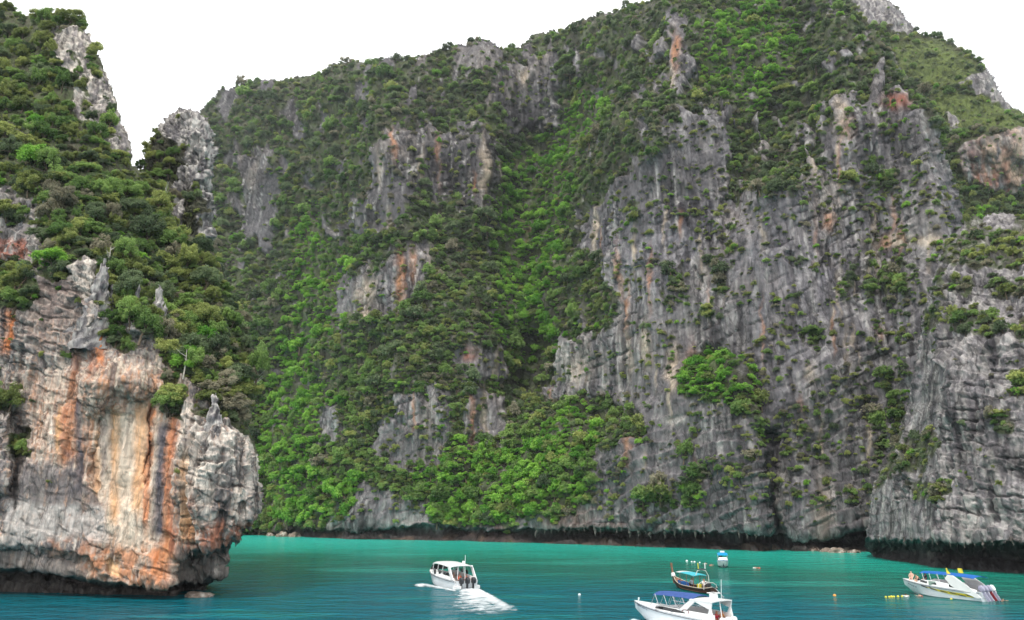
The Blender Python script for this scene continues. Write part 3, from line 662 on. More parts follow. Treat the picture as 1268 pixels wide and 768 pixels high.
B_OUT = [(160, 372), (168, 290), (172, 212), (184, 188), (199, 154), (214, 139), (235, 134), (252, 145), (262, 165), (267, 195), (263, 240), (263, 275), (261, 310), (264, 350), (262, 400), (160, 400)]
S_B = sheet('rock_pinnacle', 156, 276, 126, 404, 1.15, B_OUT, [(100, wyB), (300, wyB)], lambda X, Y: .12 + .25 * veg_b(X, Y), lambda X, Y, NX, NY, D: 0 * X, 30, 7, b_disp, b_color, M_ROCK_NEAR, back=(.7, 1.6, 2.8, 4.2, 6, 9, 14))
tag(S_B.obj, 'bare pale limestone pinnacle rising in the forested saddle', kind='structure')

# ---- the sea
m, n, l, b = node_mat('bay_water')
g = n.new('ShaderNodeNewGeometry')
sp = n.new('ShaderNodeSeparateXYZ'); l.new(g.outputs['Position'], sp.inputs[0])
def noise(scale, vec=None, detail=3, sx=1, sy=1):
    q = n.new('ShaderNodeTexNoise'); q.inputs['Scale'].default_value = scale; q.inputs['Detail'].default_value = detail
    mp = n.new('ShaderNodeMapping'); mp.inputs['Scale'].default_value = (sx, sy, 1)
    l.new(g.outputs['Position'], mp.inputs['Vector']); l.new(mp.outputs[0], q.inputs['Vector'])
    return q.outputs['Fac']
def math_(op, a, b_=None, c_=None):
    q = n.new('ShaderNodeMath'); q.operation = op
    for i, v in enumerate((a, b_, c_)):
        if v is None: continue
        if hasattr(v, 'is_linked'): l.new(v, q.inputs[i])
        else: q.inputs[i].default_value = v
    return q.outputs[0]
# depth of the sea floor: shallow sand by the shore, weed and coral beyond it, then the drop-off
s1 = math_('MULTIPLY_ADD', noise(.022), 46, -23)
s2 = math_('MULTIPLY_ADD', noise(.09, sx=.6), 14, -7)
yy = math_('ADD', math_('ADD', sp.outputs[1], s1), s2)
xr = math_('MULTIPLY_ADD', math_('MAXIMUM', sp.outputs[0], 0), .75, yy)         # the shore runs towards the viewer on the right
ramp = n.new('ShaderNodeValToRGB'); ramp.color_ramp.interpolation = 'EASE'
l.new(math_('MULTIPLY_ADD', xr, 1 / 600, 0.), ramp.inputs[0])
WCOL = [(.18, (6, 96, 116)), (.34, (8, 106, 118)), (.40, (14, 112, 112)), (.46, (28, 112, 102)), (.56, (30, 128, 110)), (.64, (30, 158, 138)), (.75, (38, 182, 162)), (.92, (52, 200, 180)), (1.16, (52, 196, 178)), (1.3, (8, 100, 114))]
el = ramp.color_ramp.elements
while len(el) < len(WCOL): el.new(.5)
for e_, (p, c) in zip(el, WCOL): e_.position = p / 2; e_.color = (*(lin(c) * .7), 1)
# pale sand patches and dark weed patches
pm = n.new('ShaderNodeMapRange'); pm.inputs[1].default_value = .56; pm.inputs[2].default_value = .66
l.new(noise(.05, sx=.5, sy=1.0, detail=2), pm.inputs[0])
mxp = n.new('ShaderNodeMix'); mxp.data_type = 'RGBA'; l.new(math_('MULTIPLY', pm.outputs[0], .35), mxp.inputs['Factor'])
l.new(ramp.outputs[0], mxp.inputs[6]); mxp.inputs[7].default_value = (*(lin((64, 190, 172)) * .7), 1)
l.new(mxp.outputs[2], b.inputs['Base Color'])
b.inputs['Roughness'].default_value = .16; b.inputs['IOR'].default_value = 1.33; b.inputs['Specular IOR Level'].default_value = .15
h = math_('ADD', math_('MULTIPLY', noise(.22, sx=.7, sy=1.3, detail=3), 2.2), math_('MULTIPLY', noise(.9, sx=.8, detail=4), .9))
bp = n.new('ShaderNodeBump'); bp.inputs['Strength'].default_value = 1.0; bp.inputs['Distance'].default_value = .8
l.new(h, bp.inputs['Height']); l.new(bp.outputs[0], b.inputs['Normal'])
M_WATER = m
gx = np.concatenate([[-3000, -800], np.linspace(-260, 260, 27), [800, 3000]]); gy = np.concatenate([[-2500, -600], np.linspace(-100, 700, 33), [3500]])
GX, GY = np.meshgrid(gx, gy); V = np.stack([GX, GY, 0 * GX], -1).reshape(-1, 3)
nx = len(gx); I = np.arange(len(V)).reshape(len(gy), nx)
sea = mesh_obj('sea', V, np.stack([I[:-1, :-1], I[:-1, 1:], I[1:, 1:], I[1:, :-1]], -1).reshape(-1, 4), M_WATER)
tag(sea, 'turquoise bay water deepening to teal', kind='structure')
# ---------------------------------------------------------------- vegetation
def leaf_mat(name, c1, c2):
    m = bpy.data.materials.new(name); m.use_nodes = True; n, l = m.node_tree.nodes, m.node_tree.links; n.clear()
    out = n.new('ShaderNodeOutputMaterial'); oi = n.new('ShaderNodeObjectInfo')
    g = n.new('ShaderNodeNewGeometry')
    q = n.new('ShaderNodeTexNoise'); q.inputs['Scale'].default_value = 1.7; q.inputs['Detail'].default_value = 3
    l.new(g.outputs['Position'], q.inputs['Vector'])
    a = n.new('ShaderNodeMath'); a.operation = 'MULTIPLY_ADD'; a.inputs[1].default_value = .9
    l.new(q.outputs['Fac'], a.inputs[0])
    s = n.new('ShaderNodeMath'); s.operation = 'MULTIPLY_ADD'; s.inputs[1].default_value = .9; s.inputs[2].default_value = -.42
    l.new(oi.outputs['Random'], s.inputs[0]); l.new(s.outputs[0], a.inputs[2])
    mx = n.new('ShaderNodeMix'); mx.data_type = 'RGBA'; l.new(a.outputs[0], mx.inputs['Factor'])
    mx.inputs[6].default_value = (*lin(c1), 1); mx.inputs[7].default_value = (*lin(c2), 1)
    d = n.new('ShaderNodeBsdfDiffuse'); t = n.new('ShaderNodeBsdfTranslucent'); w = n.new('ShaderNodeMixShader'); w.inputs[0].default_value = .4
    l.new(mx.outputs[2], d.inputs[0]); l.new(mx.outputs[2], t.inputs[0])
    l.new(d.outputs[0], w.inputs[1]); l.new(t.outputs[0], w.inputs[2]); l.new(w.outputs[0], out.inputs[0])
    return m
LEAF = [leaf_mat('dark_leaf', (82, 98, 74), (134, 150, 110)), leaf_mat('green_leaf', (92, 122, 70), (156, 182, 106)), leaf_mat('bright_leaf', (92, 146, 60), (166, 208, 96)),
        leaf_mat('olive_leaf', (108, 122, 72), (176, 184, 112)), leaf_mat('dry_leaf', (122, 120, 100), (170, 164, 140))]
M_BARK = plain('bark', tuple(lin((104, 92, 78))), .9, .1, var=.3, scale=4)
M_DEAD = plain('bleached_wood', tuple(lin((190, 184, 172))), .9, .1, var=.25, scale=4)

def leaves(r, centers, radii, n, size, up=.5, flat=.82):
    k = r.integers(0, len(centers), n) if len(centers) > 1 else np.zeros(n, int)
    d = r.normal(size=(n, 3)); d[:, 2] += .25; d /= np.linalg.norm(d, axis=1)[:, None]
    rad = (r.random(n) ** .3 * (1 + .28 * (r.random(n) < .25) * r.random(n)))[:, None]
    p = centers[k] + d * rad * radii[k][:, None] * np.array([1, 1, flat]) + r.normal(size=(n, 3)) * .045
    nr = d * np.array([1, 1, 1.3]) * .75 + np.array([0, 0, up]) + r.normal(size=(n, 3)) * .62
    nr /= np.linalg.norm(nr, axis=1)[:, None]
    t = np.cross(nr, r.normal(size=(n, 3))); t /= np.linalg.norm(t, axis=1)[:, None] + 1e-9
    b = np.cross(nr, t); s = (size * (.6 + .8 * r.random(n)))[:, None]
    q = [p - t * s, p - b * s * .62 + nr * s * .1, p + t * s, p + b * s * .62 - nr * s * .1]
    V = np.stack(q, 1).reshape(-1, 3); Fc = np.arange(4 * n).reshape(n, 4)
    return V, Fc
def crown_mesh(seed, n, size, lobes, spread, h0, r0, r1):
    r = np.random.default_rng(seed)
    a = r.random(lobes) * 2 * math.pi; q = np.sqrt(r.random(lobes)) * spread
    c = np.stack([q * np.cos(a), q * np.sin(a), h0 + .36 * (1 - (q / spread) ** 2) + .62 * (r.random(lobes) - .5)], -1)
    rad = r0 + r1 * r.random(lobes) ** 1.5
    return c, leaves(r, c, rad, n, size)
def tube(pts, rads, k=5):
    V = []; Fc = []
    for i, (p, r_) in enumerate(zip(pts, rads)):
        p = np.array(p, float); d = np.array(pts[min(i + 1, len(pts) - 1)], float) - np.array(pts[max(i - 1, 0)], float); d /= np.linalg.norm(d) + 1e-9
        u = np.cross(d, [0.3, 1, .1]); u /= np.linalg.norm(u) + 1e-9; w = np.cross(d, u)
        for j in range(k):
            t = 2 * math.pi * j / k; V.append(p + r_ * (math.cos(t) * u + math.sin(t) * w))
    for i in range(len(pts) - 1):
        for j in range(k):
            a = i * k + j; b_ = i * k + (j + 1) % k; Fc.append((a, b_, b_ + k, a + k))
    return V, Fc
def join(parts):
    V, Fc = [], []
    for v, f in parts:
        o = len(V); V += [tuple(x) for x in v]; Fc += [tuple(i + o for i in q) for q in f]
    return V, Fc
def trunk_mesh(seed, c):
    r = np.random.default_rng(seed + 500)
    top = np.array([.08 * r.normal(), .08 * r.normal(), .55])
    parts = [tube([(0, 0, -.35), (.03, .02, .1), top * [1, 1, .8], top], [.085, .07, .055, .045], 6)]
    for k in r.choice(len(c), min(5, len(c)), replace=False):
        e = c[k] * np.array([.85, .85, .95]); mid = (top + e) / 2 + r.normal(size=3) * .05
        parts.append(tube([top * [1, 1, .85], mid, e], [.04, .028, .012], 4))
    return join(parts)
NEAR, FAR = [], []      # shapes: (crown vertices, faces, trunk)
for k in range(5):
    c, vf = crown_mesh(10 + k, 5200, .05, 26 + 3 * k, .82, .74, .11, .2); NEAR.append((vf, trunk_mesh(k, c)))
for k in range(5):
    c, vf = crown_mesh(40 + k, 1150, .098, 16 + 2 * k, .86, .74, .15, .24); FAR.append((vf, trunk_mesh(30 + k, c)))
_cm, _tm = {}, {}
def crown_data(kind, k, cls):
    key = (kind, k, cls)
    if key not in _cm:
        V, Fc = (NEAR if kind == 'n' else FAR)[k][0]
        o = mesh_obj('crown', V, Fc, LEAF[cls], link=False); _cm[key] = o.data; bpy.data.objects.remove(o)
    return _cm[key]
def trunk_data(kind, k):
    key = (kind, k)
    if key not in _tm:
        V, Fc = (NEAR if kind == 'n' else FAR)[k][1]
        o = mesh_obj('trunk', V, Fc, M_BARK, link=False, smooth=True); _tm[key] = o.data; bpy.data.objects.remove(o)
    return _tm[key]

def scatter(S, cell, prob, rad, cls, seed, frame=(-60, 1330, -40, 700)):
    """One candidate in every cell of the picture's grid over a rock sheet; returns base point, normal, radius, leaf class."""
    r = np.random.default_rng(seed)
    gx = np.arange(max(S.xs[0], frame[0]), min(S.xs[-1], frame[1]), cell); gy = np.arange(max(S.ys[0], frame[2]), min(S.ys[-1], frame[3]), cell)
    X, Y = np.meshgrid(gx, gy); X = X.ravel() + cell * (r.random(X.size) - .5) * 1.3; Y = Y.ravel() + cell * (r.random(Y.size) - .5) * 1.3
    j = np.clip(((X - S.xs[0]) / S.step).round().astype(int), 0, len(S.xs) - 1); i = np.clip(((Y - S.ys[0]) / S.step).round().astype(int), 0, len(S.ys) - 1)
    P, N, sdv = S.P[i, j], S.N[i, j], S.sd[i, j]
    nx, ny = S.NX[i, j], S.NY[i, j]
    p = prob(nx, ny, P); ok = (r.random(len(p)) < p) & (sdv < -1.5) & (P[:, 2] > 1.5)
    R = rad(nx, ny, P, r); C_ = cls(nx, ny, P, r)
    return dict(P=P[ok], N=N[ok], R=R[ok], cls=C_[ok].astype(int), px=X[ok], py=Y[ok], seed=r.random(ok.sum()))
def cls_pick(r, w):                              # w: list of per-point weights
    W = np.stack(w, -1).cumsum(-1); u = r.random(len(W))[:, None] * W[:, -1:]
    return (u > W).sum(-1).clip(0, 4)
def cls_c(X, Y, P, r):
    br = inside_any(X, Y, C_BRIGHT, 12); up = sstep(420, 160, Y) * (1 - br); q = fbm(P / 30, 2)
    lo = sstep(480, 600, Y)
    return cls_pick(r, [(.45 + 1.5 * up) * (1 - .7 * br), 1.1 + lo + .4 * q, .03 + .12 * lo + 5 * br, .35 + .3 * lo - .2 * q, (.16 + .14 * up) * (1 - br)])
def cls_a(X, Y, P, r):
    q = fbm(P / 9, 2)
    dry = ell(X, Y, 300, 480, 40, 50) + .6 * ell(X, Y, 80, 270, 20, 20) + .8 * ell(X, Y, 215, 430, 20, 16)
    return cls_pick(r, [.8 + .5 * q, .9 + 0 * q, .04 + 0 * q, 1.25 - .4 * q, .14 + 1.2 * dry])
def cls_shrub(X, Y, P, r): return cls_pick(r, [.4 + 0 * X, .7 + 0 * X, .1 + 0 * X, 1.1 + 0 * X, .4 + 0 * X])
uni = lambda a, b: (lambda X, Y, P, r: a + (b - a) * r.random(len(X)) ** 1.4)
vC = lambda X, Y, P: sstep(.35, .75, veg_c(X, Y) + .28 * fbm(P / 8, 3))
ledge = lambda P, s, t: sstep(t, t + .3, fbm(sc3(P, s, s, s * .6), 3))
def rad_c(lo, hi):
    def f(X, Y, P, r): return (lo + (hi - lo) * r.random(len(X)) ** 1.5) / 300 * np.clip(P[:, 1], 200, 700) ** .85 * 300 ** .15 * (1 + .15 * sstep(480, 620, Y))
    return f
big_c = scatter(S_C, 12, lambda X, Y, P: .72 * vC(X, Y, P) * (1 - .35 * sstep(380, 200, Y)), rad_c(1.7, 3.8), cls_c, 1, (230, 1300, -30, 664))
sml_c = scatter(S_C, 6.6, lambda X, Y, P: .9 * vC(X, Y, P), rad_c(.9, 2.1), cls_c, 2, (230, 1300, -30, 666))
rok_c = scatter(S_C, 7, lambda X, Y, P: (1 - veg_c(X, Y)) * (.16 + .55 * ledge(P, 14, .02) + .2 * sstep(340, 240, Y)) * sstep(658, 640, Y), rad_c(.6, 1.7), cls_shrub, 3, (330, 1220, 20, 660))
tny_c = scatter(S_C, 5.2, lambda X, Y, P: .8 * vC(X, Y, P), rad_c(.6, 1.2), cls_c, 21, (230, 1300, -30, 666))
big_d = scatter(S_D, 6.5, lambda X, Y, P: veg_d(X, Y) * (1 - .2 * inside_any(X, Y, D_GRASS, 4)), lambda X, Y, P, r: (1.2 + 1.4 * r.random(len(X))) * (1 - .62 * inside_any(X, Y, D_GRASS, 4) * (r.random(len(X)) < .85)), lambda X, Y, P, r: cls_pick(r, [.7 + 0 * X, .9 + 0 * X, .1 + 0 * X, .9 + 0 * X, .2 + 0 * X]), 4, (1040, 1320, -20, 330))
rok_d = scatter(S_D, 8, lambda X, Y, P: .22 * (1 - veg_d(X, Y)), uni(.5, 1.1), cls_shrub, 5, (1040, 1320, -20, 330))
veg_E = scatter(S_E, 7.5, lambda X, Y, P: .95 * sstep(.3, .7, veg_e(X, Y) + .4 * fbm(P / 4, 3)), uni(.55, 1.5), lambda X, Y, P, r: cls_pick(r, [.9 + 0 * X, .7 + 0 * X, .05 + 0 * X, 1. + 0 * X, .35 + 0 * X]), 6, (1070, 1300, 240, 640))
rok_E = scatter(S_E, 9, lambda X, Y, P: (1 - veg_e(X, Y)) * (.03 + .4 * ledge(P, 7, .22)) * sstep(655, 630, Y), uni(.3, .8), cls_shrub, 7, (1070, 1300, 240, 655))
big_a = scatter(S_A, 13, lambda X, Y, P: .9 * sstep(.5, .8, veg_a(X, Y)) * (1 - ell(X, Y, 172, 200, 20, 20)), uni(.95, 2.2), cls_a, 8, (-60, 330, -30, 540))
sml_a = scatter(S_A, 8, lambda X, Y, P: .92 * sstep(.35, .75, veg_a(X, Y) + .2 * fbm(P / 3, 2)), uni(.4, 1.0), cls_a, 9, (-60, 330, -30, 580))
rok_a = scatter(S_A, 11, lambda X, Y, P: (1 - veg_a(X, Y)) * (.05 + .4 * ledge(P, 5, .2)) * (sstep(480, 380, Y) * .9 + .12), lambda X, Y, P, r: (.22 + .4 * r.random(len(X))) * (1 + .8 * sstep(260, 180, Y)), cls_shrub, 10, (-20, 330, 20, 640))
veg_B = scatter(S_B, 8, lambda X, Y, P: .95 * sstep(.4, .7, veg_b(X, Y) + .3 * fbm(P / 3, 2)), uni(.6, 1.5), cls_a, 11, (160, 280, 130, 400))
rok_B = scatter(S_B, 10, lambda X, Y, P: .12 * (1 - veg_b(X, Y)), uni(.25, .6), cls_shrub, 12, (160, 280, 130, 400))

def place(o, P, N, R, s):
    """Root in the rock, lean out of a steep face, turn at random."""
    steep = 1 - abs(N[2])
    k = R * (.45 * steep - .08)
    o.location = (P[0] + N[0] * k, P[1] + N[1] * k, P[2] + N[2] * k - .3 * R - .2 * steep * R)
    o.rotation_euler = (-.3 * N[1] * steep + .1 * math.sin(s * 40), .3 * N[0] * steep + .1 * math.cos(s * 57), s * 6.28318 * 3)
    o.scale = (R * (1 + .2 * math.sin(s * 91)), R * (1 + .2 * math.cos(s * 77)), R * (1.0 + .38 * math.sin(s * 33)))
def take(sets, nmax, key=None):
    """Split off the individuals that show largest."""
    items = []
    for si, d in enumerate(sets):
        s_ = d['R'] / d['P'][:, 1] * F
        vis = (d['px'] > 0) & (d['px'] < 1268) & (d['py'] > 0) & (d['py'] < 690)
        for k in np.nonzero(vis)[0]: items.append((s_[k], si, k))
    items.sort(reverse=True); items = items[:nmax]
    for _, si, k in items: sets[si].setdefault('own', set()).add(int(k))
TREE_COL = ['dark green', 'mid green', 'bright green', 'yellow-green', 'dry grey-green']
def individuals(d, where, grp, near, name='tree', noun='leafy tree'):
    for k in sorted(d.get('own', ())):
        kind = 'n' if near else 'f'; sh = int(d['seed'][k] * 5) % 5; cl = int(d['cls'][k])
        e = empty(name); place(e, d['P'][k], d['N'][k], float(d['R'][k]), float(d['seed'][k]))
        c_ = bpy.data.objects.new('crown', crown_data(kind, sh, cl)); COL.objects.link(c_); c_.parent = e
        t_ = bpy.data.objects.new('trunk', trunk_data(kind, sh)); COL.objects.link(t_); t_.parent = e
        wh = where(float(d['px'][k]), float(d['py'][k])) if callable(where) else where
        tag(e, '%s %s %s' % (TREE_COL[cl], noun, wh), 'tree' if name == 'tree' else 'shrub', grp)
take([big_a], 190); take([big_c], 105)
def where_a(x, y):
    if y < 130: return 'high on the forested peak of the orange-streaked headland'
    if x > 160 and y < 260: return 'in the saddle before the bare rock pinnacle'
    if y < 230: return 'on the slope under the pale crest rock of the streaked headland'
    if x < 90: return 'beside the grey crags above the orange-streaked cliff'
    if x < 200: return 'behind the pale rock spires of the streaked headland'
    if y < 360: return 'on the slope below the bare rock pinnacle'
    return 'along the rim above the white fluted buttress'
def where_c(x, y):
    if y < 110: return 'on the summit ridge of the tall mountain'
    if y > 590 and x < 500: return 'at the foot of the mountain beside the pale shore boulders'
    if y > 560: return 'just above the sea caves of the tall mountain'
    if x > 830 and y > 420: return 'on the grassy ledge in the middle of the grey cliff'
    if x > 940: return 'on a terrace high in the grey cliff'
    if x > 700 and y < 420: return 'on the slope above the great grey cliff'
    if x < 430: return 'in the green gully behind the streaked headland'
    if x > 600: return 'in the steep gully beside the great grey cliff'
    return 'between the small cliffs of the forested mountainside'
individuals(big_a, where_a, 'trees on the orange-streaked headland', True)
individuals(big_c, where_c, 'larger trees on the tall mountain', False)
take([veg_E, rok_E], 120); take([rok_c], 110); take([rok_a, rok_B, veg_B], 60)
individuals(veg_E, 'on the grey headland above the black notch', 'shrubs on the notched grey headland', False, 'shrub', 'shrub')
individuals(rok_E, 'on the grey headland above the black notch', 'shrubs on the notched grey headland', False, 'shrub', 'shrub')
individuals(rok_c, 'clinging to the bare cliff of the tall mountain', 'shrubs on the mountain cliff', False, 'shrub', 'shrub')
individuals(rok_a, 'growing from bare rock of the orange-streaked cliff', 'shrubs on the orange-streaked cliff', True, 'shrub', 'shrub')
individuals(rok_B, 'on the pale rock pinnacle', 'shrubs on the rock pinnacle', True, 'shrub', 'shrub')
individuals(veg_B, 'on the pale rock pinnacle', 'shrubs on the rock pinnacle', True, 'shrub', 'shrub')

# the rest of the wood: one mass per hill, instanced crowns on points
def forest(name, sets, near, label):
    P, Rt, Sc, Vr = [], [], [], []
    ob = bpy.data.objects.new('tmp', None)
    for d in sets:
        for k in range(len(d['R'])):
            if k in d.get('own', ()): continue
            s = float(d['seed'][k]); place(ob, d['P'][k], d['N'][k], float(d['R'][k]), s)
            P.append(tuple(ob.location)); Rt.append(tuple(ob.rotation_euler)); Sc.append(tuple(ob.scale)); Vr.append(int(d['cls'][k]) * 5 + int(s * 5) % 5)
    bpy.data.objects.remove(ob)
    me = bpy.data.meshes.new(name); me.vertices.add(len(P)); me.vertices.foreach_set('co', np.array(P, np.float32).ravel())
    for an, ty, dat, fs in (('rot', 'FLOAT_VECTOR', Rt, 'vector'), ('scl', 'FLOAT_VECTOR', Sc, 'vector'), ('variant', 'INT', Vr, 'value')):
        a = me.attributes.new(an, ty, 'POINT'); a.data.foreach_set(fs, np.array(dat, np.float32 if ty != 'INT' else np.int32).ravel())
    o = bpy.data.objects.new(name, me); COL.objects.link(o); tag(o, label, kind='stuff')
    ng = bpy.data.node_groups.new(name + '_nodes', 'GeometryNodeTree')
    ng.interface.new_socket('Geometry', in_out='INPUT', socket_type='NodeSocketGeometry'); ng.interface.new_socket('Geometry', in_out='OUTPUT', socket_type='NodeSocketGeometry')
    n, l = ng.nodes, ng.links
    gi, go = n.new('NodeGroupInput'), n.new('NodeGroupOutput'); jn = n.new('GeometryNodeJoinGeometry')
    def named(nm, ty):
        q = n.new('GeometryNodeInputNamedAttribute'); q.data_type = ty; q.inputs['Name'].default_value = nm; return q.outputs[0]
    va, ro, sc_ = named('variant', 'INT'), named('rot', 'FLOAT_VECTOR'), named('scl', 'FLOAT_VECTOR')
    e2r = n.new('FunctionNodeEulerToRotation'); l.new(ro, e2r.inputs[0])
    for v in sorted(set(Vr)):
        src = SOURCE[('n' if near else 'f', v % 5, v // 5)]
        eq = n.new('FunctionNodeCompare'); eq.data_type = 'INT'; eq.operation = 'EQUAL'
        ins = [s for s in eq.inputs if s.type == 'INT']; l.new(va, ins[0]); ins[1].default_value = v
        oi = n.new('GeometryNodeObjectInfo'); oi.inputs['Object'].default_value = src; oi.inputs['As Instance'].default_value = True; oi.transform_space = 'ORIGINAL'
        ip = n.new('GeometryNodeInstanceOnPoints'); l.new(gi.outputs[0], ip.inputs['Points']); l.new(eq.outputs[0], ip.inputs['Selection'])
        l.new(oi.outputs['Geometry'], ip.inputs['Instance']); l.new(e2r.outputs[0], ip.inputs['Rotation']); l.new(sc_, ip.inputs['Scale'])
        l.new(ip.outputs[0], jn.inputs[0])
    l.new(jn.outputs[0], go.inputs[0])
    md = o.modifiers.new('scatter', 'NODES'); md.node_group = ng
    return o
SOURCE = {}
for o in list(COL.objects):
    if o.name.startswith('crown'):
        for key, me in _cm.items():
            if o.data == me: SOURCE.setdefault(key, o)
def sources(near):
    kind = 'n' if near else 'f'
    for v in range(25):
        key = (kind, v % 5, v // 5)
        if key not in SOURCE:                    # fall back on the same colour in another shape
            alt = [k for k in SOURCE if k[0] == kind and k[2] == v // 5] or [k for k in SOURCE if k[0] == kind]
            SOURCE[key] = SOURCE[alt[0]]
sources(True); sources(False)
forest('forest', [big_c, sml_c, tny_c, rok_c, big_d, rok_d], False, 'dense tropical forest and scrub over the mountain and ridge')
forest('scrub', [veg_E, rok_E], False, 'low scrub on the dark grey headland')
forest('undergrowth', [big_a, sml_a, rok_a, veg_B, rok_B], True, 'thick undergrowth and trees on the streaked headland')
print('VEG', {k: len(v['R']) for k, v in dict(big_c=big_c, sml_c=sml_c, rok_c=rok_c, big_d=big_d, veg_E=veg_E, rok_E=rok_E, big_a=big_a, sml_a=sml_a, rok_a=rok_a, veg_B=veg_B).items()})

# ---------------------------------------------------------------- loose rock, dead wood
def boulder_mesh(seed, mat, size=(1, 1, .7), dark=1.0):
    bm = bmesh.new(); bmesh.ops.create_icosphere(bm, subdivisions=4, radius=1)
    V = np.array([v.co[:] for v in bm.verts]); ida, ta, ea = facets(V * 1.1 + seed * 7.3); idb, tb, _ = facets(V * 2.6 + seed * 3.1)
    r = .85 + .22 * fbm(V * .9 + seed * 5, 2) + .28 * ta + .12 * tb + .05 * fbm(V * 5 + seed, 2)
    V = V * r[:, None] * np.array(size)
    Fc = np.array([[v.index for v in f.verts] for f in bm.faces]); bm.free()
    o = mesh_obj('boulder', V, Fc, mat, link=False)
    c = np.empty(V.shape); c[:] = lin((140, 126, 114)); c = mixc(c, lin((196, 188, 178)), sstep(.0, .7, fbm(V * 1.5 + seed, 3))); c = mixc(c, lin((74, 64, 58)), sstep(-.05, -.45, V[:, 2]))
    c = c * dark; ca = o.data.color_attributes.new('col', 'FLOAT_COLOR', 'POINT'); ca.data.foreach_set('color', np.concatenate([c, np.ones((len(c), 1))], 1).astype(np.float32).ravel())
    me = o.data; bpy.data.objects.remove(o); return me
M_BOULDER = rock_mat('boulder_rock', .8)
BM = [boulder_mesh(k, M_BOULDER) for k in range(4)]
def boulder(px, py, w_px, h_px, k, label, grp):
    Y = float(water_y(px, py)); s = Y / F; P = at(np.float64(px), np.float64(py), Y)
    o = bpy.data.objects.new('boulder', BM[k % 4]); COL.objects.link(o)
    o.location = (P[0], P[1] + .6 * w_px * s, -.1 * h_px * s); o.scale = (w_px * s * .55, w_px * s * .55, h_px * s * 1.15); o.rotation_euler = (0, 0, k * 1.7)
    tag(o, label, 'boulder', grp)
for k, (x, y, w, h) in enumerate([(346, 665, 14, 10), (362, 665, 15, 8), (333, 664, 10, 6)]):
    boulder(x, y, w, h, k, 'pale boulder at the water edge below the forested slope', 'pale boulders under the forest')
for k, (x, y, w, h) in enumerate([(958, 681, 22, 9), (976, 680, 20, 12), (994, 682, 20, 9), (1012, 683, 18, 8), (1028, 684, 16, 7), (1042, 685, 22, 9), (1062, 685, 16, 6), (936, 681, 18, 7), (1052, 683, 14, 6)]):
    boulder(x, y, w, h, k + 1, 'brown and grey boulder on the shore under the tall grey cliff', 'boulders under the tall grey cliff')
boulder(238, 741, 34, 9, 2, 'flat grey rock at the waterline under the orange-streaked cliff', None)
SLAB = [boulder_mesh(k + 9, M_BOULDER, dark=.45) for k in range(4)]
for k in range(26):                                 # slanting slabs along the foot of the cave
    x = 640 + 11.5 * k + 3 * math.sin(k * 5.1); y = float(np.interp(x, *zip(*C_WL))) - .3
    o = bpy.data.objects.new('ledge_slab', SLAB[k % 4]); COL.objects.link(o); o.parent = S_C.obj
    Y = float(water_y(x, y)); s = Y / F; P = at(np.float64(x), np.float64(y), Y)
    o.location = (P[0], P[1] + 1.2, .3); o.scale = (11 * s, 7 * s, (1.6 + 1.6 * abs(math.sin(k * 2.3))) * s); o.rotation_euler = (0, -.32, .2 * math.sin(k))

def stalactite_mesh(seed):
    r = np.random.default_rng(seed); k = 7; rings = []
    for t in np.linspace(0, 1, 6): rings.append(((.12 * r.normal() * t, .12 * r.normal() * t, .25 - 1.25 * t), .30 * (1 - t) ** .8 * (.8 + .4 * r.random()) + .02))
    V, Fc = tube([a for a, _ in rings], [b for _, b in rings], k)
    o = mesh_obj('stalactite', V, Fc, M_STAL, link=False); me = o.data; bpy.data.objects.remove(o); return me
M_STAL = plain('dripstone', tuple(lin((104, 96, 92))), .9, .1, var=.4, scale=1.2)
ST = [stalactite_mesh(k) for k in range(4)]
def stalactites(S, xs, lip, smin, smax, seed):
    r = np.random.default_rng(seed)
    for x in xs:
        x = x + r.normal() * 2; y = float(lip(x)) - 1.5
        P, N = on(S, x, y); s = float(P[1]) / F * (smin + (smax - smin) * r.random() ** 2)
        o = bpy.data.objects.new('stalactite', ST[int(r.integers(4))]); COL.objects.link(o); o.parent = S.obj
        o.location = (P[0], P[1] + .3 * s, P[2] + .1); o.scale = (s * .8, s * .8, s); o.rotation_euler = (0, 0, 6.3 * r.random())
stalactites(S_C, np.arange(664, 950, 9), c_lip, 4, 12, 1)
stalactites(S_E, np.arange(1078, 1268, 7), e_lip, 3, 9, 2)
stalactites(S_A, np.arange(220, 300, 9), a_under, 4, 12, 3)

def dead_tree(px, py, h_px, S, label):
    P, N = on(S, px, py); s = float(P[1]) / F; h = h_px * s; r = np.random.default_rng(int(px))
    e = empty('dead_tree', (float(P[0]), float(P[1]) - 1.2, float(P[2]) - .2)); tag(e, label, 'dead tree')
    V, Fc = tube([(0, 0, -.8), (.05 * h, 0, .4 * h), (.02 * h, .03 * h, h)], [.035 * h, .028 * h, .012 * h], 6); mesh_obj('trunk', V, Fc, M_DEAD, e, True)
    for k in range(5):
        a = r.random() * 6.28; z = h * (.35 + .5 * r.random()); q = h * (.25 + .25 * r.random())
        V, Fc = tube([(.04 * h, 0, z), (math.cos(a) * q * .5, math.sin(a) * q * .5, z + q * .35), (math.cos(a) * q, math.sin(a) * q, z + q * .8)], [.018 * h, .012 * h, .004 * h], 5)
        mesh_obj('branch', V, Fc, M_DEAD, e, True)
dead_tree(139, 330, 26, S_A, 'bleached dead tree above the pale rock spires of the headland')
dead_tree(206, 256, 26, S_A, 'bare pale trunk standing below the rock pinnacle')
dead_tree(232, 462, 30, S_A, 'bare grey branches at the top of the white fluted buttress')
dead_tree(318, 492, 30, S_A, 'leafless grey tree leaning from the rim of the streaked headland')

